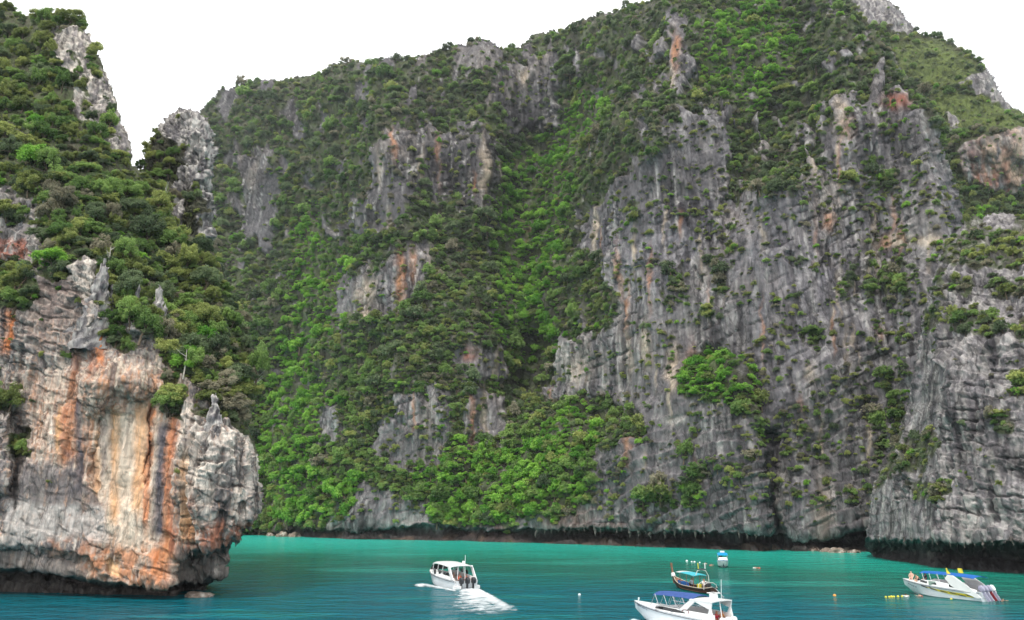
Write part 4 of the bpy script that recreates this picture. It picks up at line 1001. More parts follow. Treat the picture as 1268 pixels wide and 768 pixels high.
# jagged pale spires that stand clear of the trees
def crag(px, base_y, top_y, w_px, lean, seed):
    P, N = on(S_A, px, base_y); Y = float(P[1]) + .46 * w_px * float(P[1]) / F; s = Y / F; h = (base_y - top_y) * s; w = w_px * s
    n, k = 34, 30; V = []
    for i in range(n):
        t = i / (n - 1)
        for j in range(k):
            a = 2 * math.pi * j / k; r = w * (.5 + .25 * (1 - t)) * (1 - t ** 1.15) + .02
            V.append((r * math.cos(a) + lean * t * h, .62 * r * math.sin(a), t * h * 1.0 - .35 * h * (1 - t)))
    V = np.array(V); q = V + seed * 13.7
    ida, ta, ea = facets(q / .8); idb, tb, _ = facets(q / .35); d = .35 * ta + .3 * (ida - .5) + .15 * tb + .5 * ridged(q / np.array([.5, .5, 1.6]), 2) * .3
    ct = np.stack([lean * (V[:, 2] + .6), 0 * V[:, 0], V[:, 2]], -1); dr = V - ct; dr[:, 2] = 0; dr /= np.linalg.norm(dr, axis=1)[:, None] + 1e-6
    V = V + dr * (d * .7 * w / 2.2)[:, None]; V[:, 2] += .12 * w * ta
    Fc = np.array([(i * k + j, i * k + (j + 1) % k, (i + 1) * k + (j + 1) % k, (i + 1) * k + j) for i in range(n - 1) for j in range(k)])
    o = mesh_obj('rock_spire', V, Fc, M_ROCK_NEAR, S_A.obj)
    o.location = (float(P[0]), Y, float(P[2]))
    c = rock_tone(q, 0, 0, .9, 2.2, .6); c = mixc(c, WHITE, .45 * sstep(-.1, .6, fbm(q / .8, 3)))
    ca = o.data.color_attributes.new('col', 'FLOAT_COLOR', 'POINT'); ca.data.foreach_set('color', np.concatenate([c, np.ones((len(c), 1))], 1).astype(np.float32).ravel())
for a in [(108, 400, 308, 34, .02, 1), (92, 392, 330, 26, -.03, 2), (124, 404, 345, 22, .05, 3), (178, 424, 346, 34, .06, 4), (160, 420, 344, 22, -.02, 5), (192, 424, 372, 20, .05, 6), (42, 290, 236, 18, 0, 7), (20, 300, 238, 22, .02, 8),
          (8, 290, 250, 20, 0, 9), (262, 540, 492, 22, -.03, 12)]:
    crag(*a)
# ---------------------------------------------------------------- boats
M_GEL = plain('white_gelcoat', (.8, .8, .79), .25, .5, var=.06, scale=1.5)
M_HULL = plain('white_hull', (.72, .76, .79), .3, .5, var=.1, scale=1.2)
M_GREYP = plain('grey_plastic', (.22, .23, .26), .4)
M_DARKWIN = plain('tinted_window', (.012, .013, .016), .08, .6)
M_STEEL = plain('steel_tube', (.62, .63, .64), .25, .5, .9)
M_NAVY = plain('navy_canvas', tuple(lin((58, 82, 138))), .8, .2, var=.15)
M_BLUE = plain('blue_canvas', tuple(lin((30, 92, 164))), .75, .2, var=.15)
M_SKY = plain('light_blue_canvas', tuple(lin((30, 150, 220))), .75, .2, var=.12)
M_TURQ = plain('turquoise_tarp', tuple(lin((70, 170, 184))), .7, .2, var=.12)
M_TARPB = plain('blue_tarp', tuple(lin((44, 108, 184))), .6, .3, var=.25)
M_STRIPE = plain('stripe_paint', (.05, .05, .07), .4)
M_YEL = plain('yellow_paint', tuple(lin((214, 200, 60))), .5, .3)
M_NAVYP = plain('navy_paint', tuple(lin((30, 44, 84))), .4)
M_MOTOR = plain('dark_motor', (.025, .027, .032), .35)
M_LILAC = plain('grey_motor', tuple(lin((150, 148, 168))), .35)
M_DKRED = plain('dark_red_paint', tuple(lin((120, 36, 44))), .4)
M_WOOD = plain('dark_wood', tuple(lin((62, 42, 34))), .6, .3, var=.35)
M_WOODL = plain('varnished_wood', tuple(lin((134, 92, 68))), .5, .4, var=.3)
M_FLOOR = plain('cockpit_floor', (.32, .31, .3), .7)
M_SEAT = plain('seat_vinyl', (.55, .52, .48), .5)
class MB:
    def __init__(s): s.V, s.F = [], []
    def add(s, V, Fc):
        o = len(s.V); s.V += [tuple(map(float, v)) for v in V]; s.F += [tuple(int(i) + o for i in f) for f in Fc]; return s
    def box(s, c, d, rot=None):
        x, y, z = (q / 2 for q in d); R = rot or Matrix.Identity(3)
        V = [R @ Vector((sx * x, sy * y, sz * z)) + Vector(c) for sx in (-1, 1) for sy in (-1, 1) for sz in (-1, 1)]
        return s.add(V, [(0, 1, 3, 2), (4, 6, 7, 5), (0, 4, 5, 1), (2, 3, 7, 6), (0, 2, 6, 4), (1, 5, 7, 3)])
    def rod(s, pts, r, k=6):
        V, Fc = tube(pts, [r] * len(pts) if not hasattr(r, '__len__') else r, k)
        n = len(pts); Fc = Fc + [tuple(range(k))[::-1], tuple(range((n - 1) * k, n * k))]
        return s.add(V, Fc)
    def loft(s, rings, closed=True, caps=True):
        k = len(rings[0]); V = [p for r in rings for p in r]; Fc = []
        for i in range(len(rings) - 1):
            for j in range(k if closed else k - 1):
                a, b = i * k + j, i * k + (j + 1) % k; Fc.append((a, b, b + k, a + k))
        if caps: Fc += [tuple(range(k))[::-1], tuple(range((len(rings) - 1) * k, len(rings) * k))]
        return s.add(V, Fc)
    def slab(s, pts, t):
        """A closed plate over a grid of points pts[i][j], t thick downwards."""
        n, k = len(pts), len(pts[0]); top = [p for r in pts for p in r]; bot = [(p[0], p[1], p[2] - t) for p in top]; N = n * k; Fc = []
        for i in range(n - 1):
            for j in range(k - 1):
                a = i * k + j; Fc.append((a, a + k, a + k + 1, a + 1)); Fc.append((N + a, N + a + 1, N + a + k + 1, N + a + k))
        rim = [j for j in range(k)] + [i * k + k - 1 for i in range(1, n)] + [(n - 1) * k + j for j in range(k - 2, -1, -1)] + [i * k for i in range(n - 2, 0, -1)]
        for a, b in zip(rim, rim[1:] + rim[:1]): Fc.append((a, b, N + b, N + a))
        return s.add(top + bot, Fc)
    def plate(s, poly, n, t):
        """A flat polygon, t thick along n."""
        k = len(poly); N = Vector(n) * t; V = [Vector(p) for p in poly] + [Vector(p) + N for p in poly]
        return s.add(V, [tuple(range(k))[::-1], tuple(range(k, 2 * k))] + [(i, (i + 1) % k, k + (i + 1) % k, k + i) for i in range(k)])
    def build(s, name, mat, parent=None, smooth=False):
        o = mesh_obj(name, s.V, s.F, mat, parent, smooth)
        bm = bmesh.new(); bm.from_mesh(o.data); bmesh.ops.recalc_face_normals(bm, faces=bm.faces); bm.to_mesh(o.data); bm.free()
        if smooth: o.data.set_sharp_from_angle(angle=.7)
        return o

class Hull:
    def __init__(s, L, B, fs, fb, draft=.45, rake=.1): s.L, s.B, s.fs, s.fb, s.draft, s.rake = L, B, fs, fb, draft, rake
    def half(s, t): return s.B / 2 * (1 - max(0, (t - .42) / .58) ** 2.3) * (.93 + .07 * min(1, t / .25)) + .03
    def sheer(s, t): return s.fs + (s.fb - s.fs) * t ** 1.7
    def x(s, t): return -s.L / 2 + t * s.L
    def ring(s, t):
        b, z = s.half(t), s.sheer(t); u = max(0, (t - .55) / .45)
        zc = .05 + .55 * z * u ** 2; zk = -s.draft + (z * .55 + s.draft) * u ** 3.2; bc = b * (.86 - .3 * u)
        x = s.x(t); xs = x; xc = x - s.rake * 4 * u ** 3 * .4; xk = x - s.rake * 10 * u ** 3 * .5
        P = [(xs, b, z), (xs, b * .985 - .02, z - .16), (xc, bc, zc), (xk, 0, zk), (xc, -bc, zc), (xs, -b * .985 + .02, z - .16), (xs, -b, z)]
        return P
    def side(s, t, f, out=0):
        """A point on the port side, f of the way from sheer strake down to the chine."""
        r = s.ring(t); a, b = Vector(r[1]), Vector(r[2]); p = a.lerp(b, f); return Vector((p.x, p.y + out, p.z))

def hull_parts(h, root, deck_from, mat=M_HULL, deck_mat=M_GEL, floor=.35, trim=M_STRIPE):
    ts = [0, .08, .2, .32, .42, .52, .62, .7, .78, .85, .9, .94, .97, .99, 1.0]
    m = MB().loft([h.ring(t) for t in ts], closed=False, caps=False)
    m.add(h.ring(0), [tuple(range(7))]); m.build('hull', mat, root, True)
    d = MB(); ds = [t for t in ts if t >= deck_from - 1e-6]
    d.slab([[(h.x(t), y * (h.half(t) - .01), h.sheer(t) + .10 * (1 - y * y) * min(1, h.half(t)) + .012) for y in np.linspace(-1, 1, 9)] for t in ds], .05)
    d.build('foredeck', deck_mat, root, True)
    g = MB(); gs = [t for t in ts if t <= deck_from + .02]
    for sd in (1, -1):
        g.loft([[(h.x(t), sd * (h.half(t) - .0), h.sheer(t) + .03), (h.x(t), sd * (h.half(t) - .26), h.sheer(t) + .03), (h.x(t), sd * (h.half(t) - .30), floor + .02), (h.x(t), sd * (h.half(t) - .24), floor + .02), (h.x(t), sd * (h.half(t) - .06), h.sheer(t) - .05)] for t in gs])
    g.build('side_deck', deck_mat, root)
    f = MB().slab([[(h.x(t), y * (h.half(t) - .28), floor) for y in (-1, 1)] for t in gs], .04); f.build('cockpit_floor', M_FLOOR, root)
    MB().box((h.x(0) + .06, 0, (floor + h.sheer(0)) / 2), (.1, h.B * .8, h.sheer(0) - floor)).build('transom', deck_mat, root)
    r = MB()
    for sd in (1, -1): r.rod([(h.x(t), sd * (h.half(t) + .012), h.sheer(t) - .13) for t in ts], .028, 5)
    r.build('rub_strip', trim, root)
def outboard(root, y, x, z, tilt, cowl, leg=M_MOTOR, s=1.0):
    R = Matrix.Rotation(tilt, 3, 'Y'); o = Vector((x, y, z))
    def T(p): return R @ (Vector(p) * s) + o
    rings = [[T((.30 * a * q - .3, .19 * b * q, zz)) for a, b in ((-1, -.7), (-.7, -1), (.7, -1), (1, -.6), (1, .6), (.7, 1), (-.7, 1), (-1, .7))] for zz, q in ((.05, .7), (.15, .95), (.45, 1.0), (.62, .9), (.72, .55))]
    c = MB().loft(rings).build('outboard_motor', cowl, root, True)
    rings = [[T((-.3 + .13 * a, .07 * b, zz)) for a, b in ((-1, -.6), (1, -1), (1, 1), (-1, .6))] for zz in (.08, -.3, -.85, -1.0)]
    MB().loft(rings).build('leg', leg, c)
    return c
def bench(root, x, y0, y1, z, back=True):
    m = MB().box((x, (y0 + y1) / 2, z - .2), (.45, y1 - y0, .4))
    if back: m.box((x + .22, (y0 + y1) / 2, z + .2), (.08, y1 - y0, .42))
    m.build('bench', M_SEAT, root)
def canopy(root, name, mat, x0, x1, w0, w1, z0, z1, crown=.22, t=.04, n=9):
    MB().slab([[(x, y * (w0 + (w1 - w0) * u), z0 + (z1 - z0) * u + crown * (1 - y * y) - .1 * (2 * u - 1) ** 4) for y in np.linspace(-1, 1, 9)] for u in np.linspace(0, 1, n) for x in [x0 + (x1 - x0) * u]], t).build(name, mat, root, True)
def rods(root, name, lst, r=.03, mat=M_STEEL):
    for pts in lst: MB().rod(pts, r).build(name, mat, root)
def lettering(root, h, t0, f, size, text, mat, side=1):
    """Painted lettering on the port bow."""
    cu = bpy.data.curves.new('lettering', 'FONT'); cu.body = text; cu.size = size; cu.extrude = .004; cu.materials.append(mat); cu.shear = .25
    t_ = bpy.data.objects.new('tmp_text', cu); COL.objects.link(t_)
    me = bpy.data.meshes.new_from_object(t_.evaluated_get(bpy.context.evaluated_depsgraph_get())); bpy.data.objects.remove(t_)
    o = bpy.data.objects.new('lettering', me); COL.objects.link(o); o.parent = root
    a, b, c = h.side(t0, f, .02), h.side(t0 - .16, f, .02), h.side(t0, f + .1, .02)
    xa = (b - a).normalized(); up = (a - c); nz = xa.cross(up).normalized(); ya = nz.cross(xa)
    M = Matrix((xa, ya, nz)).transposed().to_4x4(); M.translation = a + nz * .03; o.matrix_local = M
def boat_root(name, px, py, hx, hy, label, trim=0.0):
    """Origin on the sea at that pixel; the bow points along (hx, hy)."""
    Y = float(water_y(px, py)); P = at(np.float64(px), np.float64(py), Y)
    e = empty(name, (float(P[0]), float(P[1]), 0), math.atan2(hy, hx)); e.rotation_euler = (0, -trim, math.atan2(hy, hx)); tag(e, label, 'boat'); return e

# -- white speedboat under a navy awning, running in front of the others
h = Hull(11.0, 3.2, 1.15, 1.75)
S1 = boat_root('speedboat', 839.5, 775, -.62, .785, 'white speedboat with navy blue awning, stern arch and lettering on its bow', .02)
S1.scale = (.91, .91, .9)
hull_parts(h, S1, .52)
cab = MB()
for sd in (1, -1):
    cab.loft([[(h.x(t), sd * (h.half(t) - .03 - .5 * q), h.sheer(t) + .02), (h.x(t), sd * (h.half(t) - .22 - .5 * q), h.sheer(t) + hh), (h.x(t), sd * (h.half(t) - .34 - .5 * q), h.sheer(t) + hh), (h.x(t), sd * (h.half(t) - .34 - .5 * q), h.sheer(t) + .02)] for t, hh, q in ((.02, .5, 0), (.2, .52, 0), (.4, .5, 0), (.55, .42, .1), (.68, .12, .4))])
cab.build('coaming', M_GEL, S1)
for sd in (1, -1):
    MB().loft([[(h.x(t), sd * (h.half(t) - .03 - .19 * f0 - .5 * q + .015), h.sheer(t) + .02 + hh * f0), (h.x(t), sd * (h.half(t) - .03 - .19 * f1 - .5 * q + .015), h.sheer(t) + .02 + hh * f1), (h.x(t), sd * (h.half(t) - .25 - .5 * q), h.sheer(t) + .02 + hh * f1), (h.x(t), sd * (h.half(t) - .25 - .5 * q), h.sheer(t) + .02 + hh * f0)]
               for t, hh, q, f0, f1 in ((.30, .52, 0, .45, .55), (.40, .5, 0, .3, .85), (.55, .42, .1, .25, .9), (.66, .18, .35, .2, .95))]).build('side_window', M_DARKWIN, S1)
canopy(S1, 'awning', M_NAVY, -2.9, 2.1, 1.35, 1.05, 2.85, 2.75, .3)
for sd in (1, -1):
    for x in (-2.2, -1.1, 0, 1.1):
        MB().rod([(x, sd * 1.33, 1.72), (x + .55, sd * 1.25, 2.8)], .032).build('awning_strut', M_STEEL, S1); MB().rod([(x + 1.1, sd * 1.3, 1.72), (x + .55, sd * 1.25, 2.8)], .026).build('awning_strut', M_STEEL, S1)
    MB().rod([(h.x(t), sd * (h.half(t) - .25), h.sheer(t) + .62) for t in (.3, .45, .55, .64)], .026).build('hand_rail', M_STEEL, S1)
# stern arch: raked side panels carrying a flat roof
for sd in (1, -1):
    y = sd * 1.38
    MB().plate([(-5.3, y, 1.25), (-4.5, y, 1.3), (-4.9, y, 2.1), (-3.3, y, 2.6), (-2.2, y, 1.7), (-1.4, y, 1.72), (-2.8, y, 2.75), (-5.2, y, 2.7), (-5.1, y, 2.1)], (0, sd, 0), .1).build('arch_side', M_GEL, S1)
MB().slab([[(x, y * 1.5, 2.78 + .07 * (1 - y * y)) for y in np.linspace(-1, 1, 7)] for x in (-5.2, -4.4, -3.6, -2.7)], .1).build('arch_roof', M_GEL, S1)
MB().rod([(-5.2, .1, 1.2), (-5.0, .1, 2.9)], .05).build('arch_post', M_GEL, S1)
MB().box((-4.5, .25, 3.08), (.5, .6, .5)).build('equipment_box', M_GEL, S1)
rods(S1, 'roof_rack', [[(-4.9, -.2, 3.42), (-4.1, -.2, 3.42)], [(-4.9, .7, 3.42), (-4.1, .7, 3.42)], [(-4.9, -.2, 3.42), (-4.9, .7, 3.42)], [(-4.1, -.2, 3.42), (-4.1, .7, 3.42)], [(-4.9, .25, 3.3), (-4.9, .25, 3.45)], [(-4.1, .25, 3.3), (-4.1, .25, 3.45)]], .025, M_GEL)
MB().rod([(-4.8, -.45, 2.8), (-4.9, -.45, 4.6)], .025).build('antenna', M_GEL, S1)
for x in (-3.6, -2.4, -1.2): bench(S1, x, -1.0, 1.0, .8)
for y in (-.8, 0, .8): outboard(S1, y, -5.5, .75, .0, M_GEL)
MB().rod([(h.x(1) - .55, 0, 1.8), (h.x(1) - .6, 0, 2.05)], [.06, .09]).build('bow_cleat', M_GEL, S1)
lettering(S1, h, .93, .16, .36, 'Satha 2222  C.', M_NAVYP)
em = bpy.data.meshes.new('emblem'); bm = bmesh.new()
a0 = h.side(.27, .0, .03); V0 = []
for j in range(24):
    a = j / 24 * 2 * math.pi
    for q in (1, .82): V0.append(bm.verts.new((h.x(.30) + .42 * q * math.cos(a), 1.385 + .11, 1.62 + .2 * q * math.sin(a))))
for j in range(24): bm.faces.new((V0[2 * j], V0[2 * j + 1], V0[(2 * j + 3) % 48], V0[(2 * j + 2) % 48]))
bm.to_mesh(em); bm.free(); em.materials.append(M_DKRED); eo = bpy.data.objects.new('emblem', em); COL.objects.link(eo); eo.parent = S1
MB().box((h.x(.44), h.half(.44) + .0, h.sheer(.44) + .2), (.16, .04, .1)).build('vent', M_STRIPE, S1); MB().box((h.x(.62), h.half(.62) + .0, h.sheer(.62) - .03), (.3, .04, .05)).build('vent', M_STRIPE, S1)

# -- white speedboat with a hard top, driving into the bay
h2 = Hull(9.6, 3.1, 1.15, 1.6)
S2 = boat_root('speedboat', 554, 725.0, -.52, .855, 'white hard-top speedboat heading away with a foaming wake', .04)
S2.scale = (1.1, 1.16, 1.02)
hull_parts(h2, S2, .58)
for sd in (1, -1):
    MB().loft([[(h2.x(t), sd * (h2.half(t) - .02), h2.sheer(t) + .02), (h2.x(t), sd * (h2.half(t) - .12), h2.sheer(t) + hh), (h2.x(t), sd * (h2.half(t) - .24), h2.sheer(t) + hh), (h2.x(t), sd * (h2.half(t) - .3), h2.sheer(t) + .02)] for t, hh in ((.05, .3), (.3, .42), (.6, .5), (.72, .2))]).build('coaming', M_GEL, S2)
    MB().plate([(-4.5, sd * 1.42, 1.25), (-3.9, sd * 1.42, 1.25), (-2.9, sd * 1.38, 2.75), (-3.4, sd * 1.38, 2.8)], (0, sd, 0), .09).build('arch_side', M_GEL, S2)
    for x in (-2.0, -.7, .6):
        MB().plate([(x - .45, sd * 1.43, 1.35), (x + .1, sd * 1.43, 1.2), (x + .1, sd * 1.43, 1.75), (x + .6, sd * 1.4, 2.1), (x - .3, sd * 1.4, 2.1)], (0, sd, 0), .03).build('side_window', M_DARKWIN, S2)
        MB().rod([(x + .7, sd * 1.36, 1.6), (x + .55, sd * 1.3, 2.75)], .045).build('roof_post', M_GEL, S2)
MB().slab([[(x, y * w, z + .16 * (1 - y ** 4)) for y in np.linspace(-1, 1, 11)] for x, w, z in ((-3.6, 1.42, 2.7), (-2, 1.45, 2.8), (0, 1.4, 2.85), (1.4, 1.25, 2.75), (2.1, 1.05, 2.5))], .09).build('hard_top', M_GEL, S2, True)
MB().plate([(2.1, -1.0, 2.45), (2.1, 1.0, 2.45), (2.6, 1.05, 1.75), (2.6, -1.05, 1.75)], (1, 0, .3), .03).build('windscreen', M_DARKWIN, S2)
rods(S2, 'roof_post', [[(-3.5, .45, 1.2), (-3.45, .42, 2.75)], [(-3.5, -.5, 1.2), (-3.45, -.45, 2.75)]], .045, M_GEL)
MB().rod([(-2.6, -.9, 2.9), (-2.6, -.9, 4.0)], .03).build('antenna', M_GEL, S2); MB().box((-2.5, -.75, 3.1), (.3, .2, .35)).build('equipment_box', M_GEL, S2)
for y in (-.75, 0, .75): outboard(S2, y, -4.8, .8, .0, M_MOTOR, s=1.1)
for x in (-2.9, -1.6, -.3): bench(S2, x, -1.1, 1.1, .8)
for sd in (1, -1): MB().box((-4.9, sd * 1.15, .35), (.7, .75, .5)).build('swim_platform', M_GEL, S2)

# -- speedboat at rest with a bright blue awning and a yellow and black flash
h4 = Hull(11.4, 3.2, 1.05, 1.75)
S4 = boat_root('speedboat', 1170, 739, -.42, .91, 'white speedboat with bright blue awning, yellow and black flash and yellow flags', .0)
S4.scale = (.94, .94, .94)
hull_parts(h4, S4, .6)
for sd in (1, -1):
    MB().loft([[(h4.x(t), sd * (h4.half(t) - .02), h4.sheer(t) + .02), (h4.x(t), sd * (h4.half(t) - .14), h4.sheer(t) + hh), (h4.x(t), sd * (h4.half(t) - .26), h4.sheer(t) + hh), (h4.x(t), sd * (h4.half(t) - .3), h4.sheer(t) + .02)] for t, hh in ((.04, .2), (.2, .5), (.5, .62), (.68, .5), (.74, .12))]).build('coaming', M_GEL, S4)
    for t0, t1 in ((.60, .69), (.48, .57), (.24, .33)):
        MB().loft([[(h4.x(t), sd * (h4.half(t) - .02 - .12 * f0 + .02), h4.sheer(t) + .55 * f0), (h4.x(t), sd * (h4.half(t) - .02 - .12 * f1 + .02), h4.sheer(t) + .55 * f1), (h4.x(t), sd * (h4.half(t) - .2), h4.sheer(t) + .55 * f1), (h4.x(t), sd * (h4.half(t) - .2), h4.sheer(t) + .55 * f0)] for t, f0, f1 in ((t0, .35, .72), (t1, .4, .86))]).build('side_window', M_DARKWIN, S4)
    # tall raked fin running down to the stern
    MB().plate([(-5.9, sd * 1.5, .45), (-5.4, sd * 1.5, .35), (-3.4, sd * 1.5, 1.0), (-2.2, sd * 1.48, 1.5), (-1.5, sd * 1.46, 2.3), (-1.9, sd * 1.46, 2.75), (-2.6, sd * 1.46, 2.7), (-4.2, sd * 1.5, 1.75)], (0, sd, 0), .1).build('stern_fin', M_GEL, S4)
    # painted flash on the hull side
    MB().plate([tuple(h4.side(t, f, 0.025)[:2]) + (h4.side(t, f).z,) for t, f in ((.06, .25), (.30, .2), (.5, .12), (.64, .06), (.5, .3), (.34, .5), (.08, .62))] if sd > 0 else [(h4.side(t, f).x, -h4.side(t, f, .025).y, h4.side(t, f).z) for t, f in ((.06, .25), (.30, .2), (.5, .12), (.64, .06), (.5, .3), (.34, .5), (.08, .62))], (0, sd, 0), .012).build('flash', M_YEL, S4)
    for t0, f0 in ((.09, .4), (.18, .5), (.27, .34), (.38, .3), (.5, .2), (.62, .1)):
        q = [(t0 - .035, f0 + .1), (t0 + .05, f0 + .02), (t0 + .07, f0 - .12), (t0 - .01, f0 - .02)]
        MB().plate([(h4.side(t, f).x, sd * h4.side(t, f, .045).y, h4.side(t, f).z) for t, f in q], (0, sd, 0), .012).build('flash_mark', M_STRIPE, S4)
    for x in (-.6, .5, 1.5): MB().rod([(x, sd * 1.35, 1.7), (x + .35, sd * 1.2, 2.72)], .03).build('awning_strut', M_STEEL, S4)
canopy(S4, 'awning', M_BLUE, -5.0, 2.4, 1.3, 1.0, 2.6, 2.75, .22, n=13)
for q, (t, f) in enumerate(((.9, .22), (.875, .25), (.845, .28), (.815, .31), (.78, .33))):
    a, b = h4.side(t, f, .03), h4.side(t - .016, f + .015, .03)
    MB().plate([(a.x, a.y, a.z), (b.x, b.y, b.z), (b.x, b.y, b.z - .09), (a.x, a.y, a.z - .09)], (0, 1, 0), .012).build('bow_mark', M_NAVYP, S4)
for y, cm in ((-.95, M_GEL), (-.35, M_LILAC), (.3, M_LILAC), (.9, M_LILAC)): outboard(S4, y, -5.5, .85, .55, cm, M_DKRED if y == -.35 else M_LILAC, 1.1)
MB().box((0.35, 1.5, 1.45), (.95, .05, .75)).build('hanging_towel', plain('grey_green_towel', tuple(lin((140, 160, 150))), .9, .1), S4)
for x in (-3.3, -2.1, -.9): bench(S4, x, -1.0, 1.0, .8)
def flag(root, x, y, z, mat, w=.75, hgt=.95, tri=False):
    p = MB().rod([(x, y, z), (x - .1, y, z + hgt + .1)], .025).build('flagpole', M_STEEL, root)
    g = [[(x - .08 - w * u * (1 - (.9 * v if tri else 0)), y + .08 * math.sin(5 * u + 2 * v), z + .15 + hgt * v) for v in (0, .33, .66, 1)] for u in np.linspace(0, 1, 6)]
    V = [p_ for r in g for p_ in r]; V2 = [(a, b + .012, c) for a, b, c in V]; n = len(V); Fc = [(i * 4 + j, i * 4 + j + 1, i * 4 + j + 5, i * 4 + j + 4) for i in range(5) for j in range(3)]
    MB().add(V + V2, Fc + [tuple(n + k for k in f[::-1]) for f in Fc]).build('cloth', mat, p)
flag(S4, -1.6, 1.3, 2.7, M_YEL, .45, .65, True); flag(S4, -1.9, -.4, 2.75, M_YEL, .6, .55)

# -- small boat at anchor, bow on, under a light blue canopy
h3 = Hull(7.0, 2.5, 1.05, 1.5)
S3 = boat_root('motorboat', 895.5, 702.3, -.22, -.97, 'small white motorboat with light blue canopy and navy bottom, bow on', .0)
S3.location.z = .22; S3.scale = (.76, .76, .76)
hull_parts(h3, S3, .5, trim=M_SKY)
nb = MB(); ts = [0, .2, .4, .55, .7, .82, .9, .96, 1.0]
nb.loft([[(h3.ring(t)[2][0] + .01, h3.ring(t)[2][1] * 1.01 + .01, h3.ring(t)[2][2] + .06), (h3.ring(t)[3][0] + .015, 0, h3.ring(t)[3][2] - .02), (h3.ring(t)[4][0] + .01, h3.ring(t)[4][1] * 1.01 - .01, h3.ring(t)[4][2] + .06)] for t in ts], closed=False, caps=False).build('bottom', M_NAVYP, S3, True)
canopy(S3, 'canopy', M_SKY, -2.4, 1.2, 1.15, 1.1, 2.75, 2.75, .2)
MB().plate([(1.2, 1.12, 2.75), (1.2, -1.12, 2.75), (1.3, -1.12, 2.4), (1.3, 1.12, 2.4)], (1, 0, 0), .02).build('canopy_front', M_SKY, S3)
for sd in (1, -1): rods(S3, 'canopy_post', [[(x, sd * 1.08, 1.1), (x, sd * 1.08, 2.75)] for x in (-2.2, -.6, 1.1)], .03)
MB().plate([(1.3, .95, 1.3), (1.3, -.95, 1.3), (1.0, -.9, 1.95), (1.0, .9, 1.95)], (.9, 0, .4), .03).build('windscreen', M_GEL, S3)
MB().box((1.15, 0, 1.3), (.35, 2.1, .75)).build('console', M_GEL, S3)
MB().box((-.4, 0, 3.15), (.9, 1.0, .35)).build('roof_box', M_GEL, S3); bench(S3, -.8, -.8, .8, .8); outboard(S3, 0, -3.5, .8, 0, M_MOTOR)

# -- long-tail boat moored beside it
LT = boat_root('longtail_boat', 858, 731, -.24, .97, 'dark wooden long-tail boat with tall prow and turquoise canopy', .0)
Lh = 11.0
def lt_ring(t):
    b = .95 * (1 - abs(2 * t - .86) ** 2.6 * .75) * (1 if t < .93 else 1 - (t - .93) / .07 * .85); b = max(b, .06)
    z = .55 + .55 * max(0, (t - .55) / .45) ** 2 * 1.5 + .25 * max(0, (.25 - t) / .25) ** 2; x = -Lh / 2 + t * Lh; zk = -.3 + max(0, (t - .75) / .25) ** 2 * .9
    return [(x, b, z), (x, b * .86, z * .35 + zk * .3), (x, 0, zk), (x, -b * .86, z * .35 + zk * .3), (x, -b, z)]
tt = np.linspace(0, 1, 21)
mm = MB().loft([lt_ring(t) for t in tt], closed=False, caps=False); mm.add(lt_ring(0), [(0, 1, 2, 3, 4)]); mm.build('hull', M_WOOD, LT, True)
for sd in (1, -1): MB().rod([(lt_ring(t)[0][0], sd * (lt_ring(t)[0][1] + .01), lt_ring(t)[0][2]) for t in tt], .05, 5).build('gunwale', plain('pale_gunwale', tuple(lin((190, 178, 160))), .6) if sd > 0 else bpy.data.materials['pale_gunwale'], LT)
MB().slab([[(lt_ring(t)[0][0], y * (lt_ring(t)[0][1] - .04), lt_ring(t)[0][2] - (.08 if t > .72 else .42)) for y in (-1, 0, 1)] for t in tt[1:-1]], .03).build('deck', M_WOODL, LT)
pz = lt_ring(1)[0][2]
MB().loft([[(Lh / 2 + dx - w, s_ * .07, z) for s_ in (-1, 1)] + [(Lh / 2 + dx + w, s_ * .07, z) for s_ in (1, -1)] for dx, w, z in ((-.35, .3, .4), (-.05, .2, pz), (.2, .15, pz + .6), (.36, .16, pz + 1.15), (.42, .2, pz + 1.55))]).build('prow', M_WOODL, LT)
MB().rod([(Lh / 2 - .1, 0, pz - .12), (Lh / 2 + .06, 0, pz + .3)], [.28, .24], 10).build('ribbon', plain('white_ribbon', (.75, .7, .7), .8), LT)
canopy(LT, 'canopy', M_TURQ, -2.2, 1.7, .95, .95, 1.95, 2.05, .12)
MB().slab([[(x, y * .95, 2.04 + .1 * (1 - y * y)) for y in np.linspace(-1, 1, 5)] for x in (1.73, 2.1, 2.6)], .04).build('canopy_end', M_GEL, LT)
for sd in (1, -1): rods(LT, 'canopy_post', [[(x, sd * .9, .5), (x, sd * .9, 1.98)] for x in (-2.1, -.2, 1.6)], .035, M_WOODL)
MB().slab([[(x, .9 - .1 * u, .95 - .35 * u + .05 * math.sin(x * 4)) for u in (-.3, .5, 1.2)] for x in np.linspace(-.7, 2.3, 8)], .05).build('side_tarp', M_TARPB, LT)
MB().rod([(-2.6, .4, .5), (-2.6, .4, .95)], [.26, .3], 10).build('yellow_drum', M_YEL, LT)
MB().box((-4.1, 0, 1.0), (.7, .45, .5)).build('engine', M_MOTOR, LT); MB().rod([(-4.3, 0, .95), (-6.2, .1, .7), (-8.6, .3, -.15)], .045).build('propeller_shaft', M_STEEL, LT); MB().rod([(-3.8, 0, 1.1), (-2.9, .2, 1.5)], .03).build('tiller', M_STEEL, LT)
for x in (-3.2, -4.6): MB().rod([(x, .85, .5), (x, .8, 1.0), (x, .4, 1.25), (x, -.4, 1.25), (x, -.8, 1.0), (x, -.85, .5)], .04).build('hoop', plain('pale_pipe', (.6, .58, .54), .5) if x > -4 else bpy.data.materials['pale_pipe'], LT)
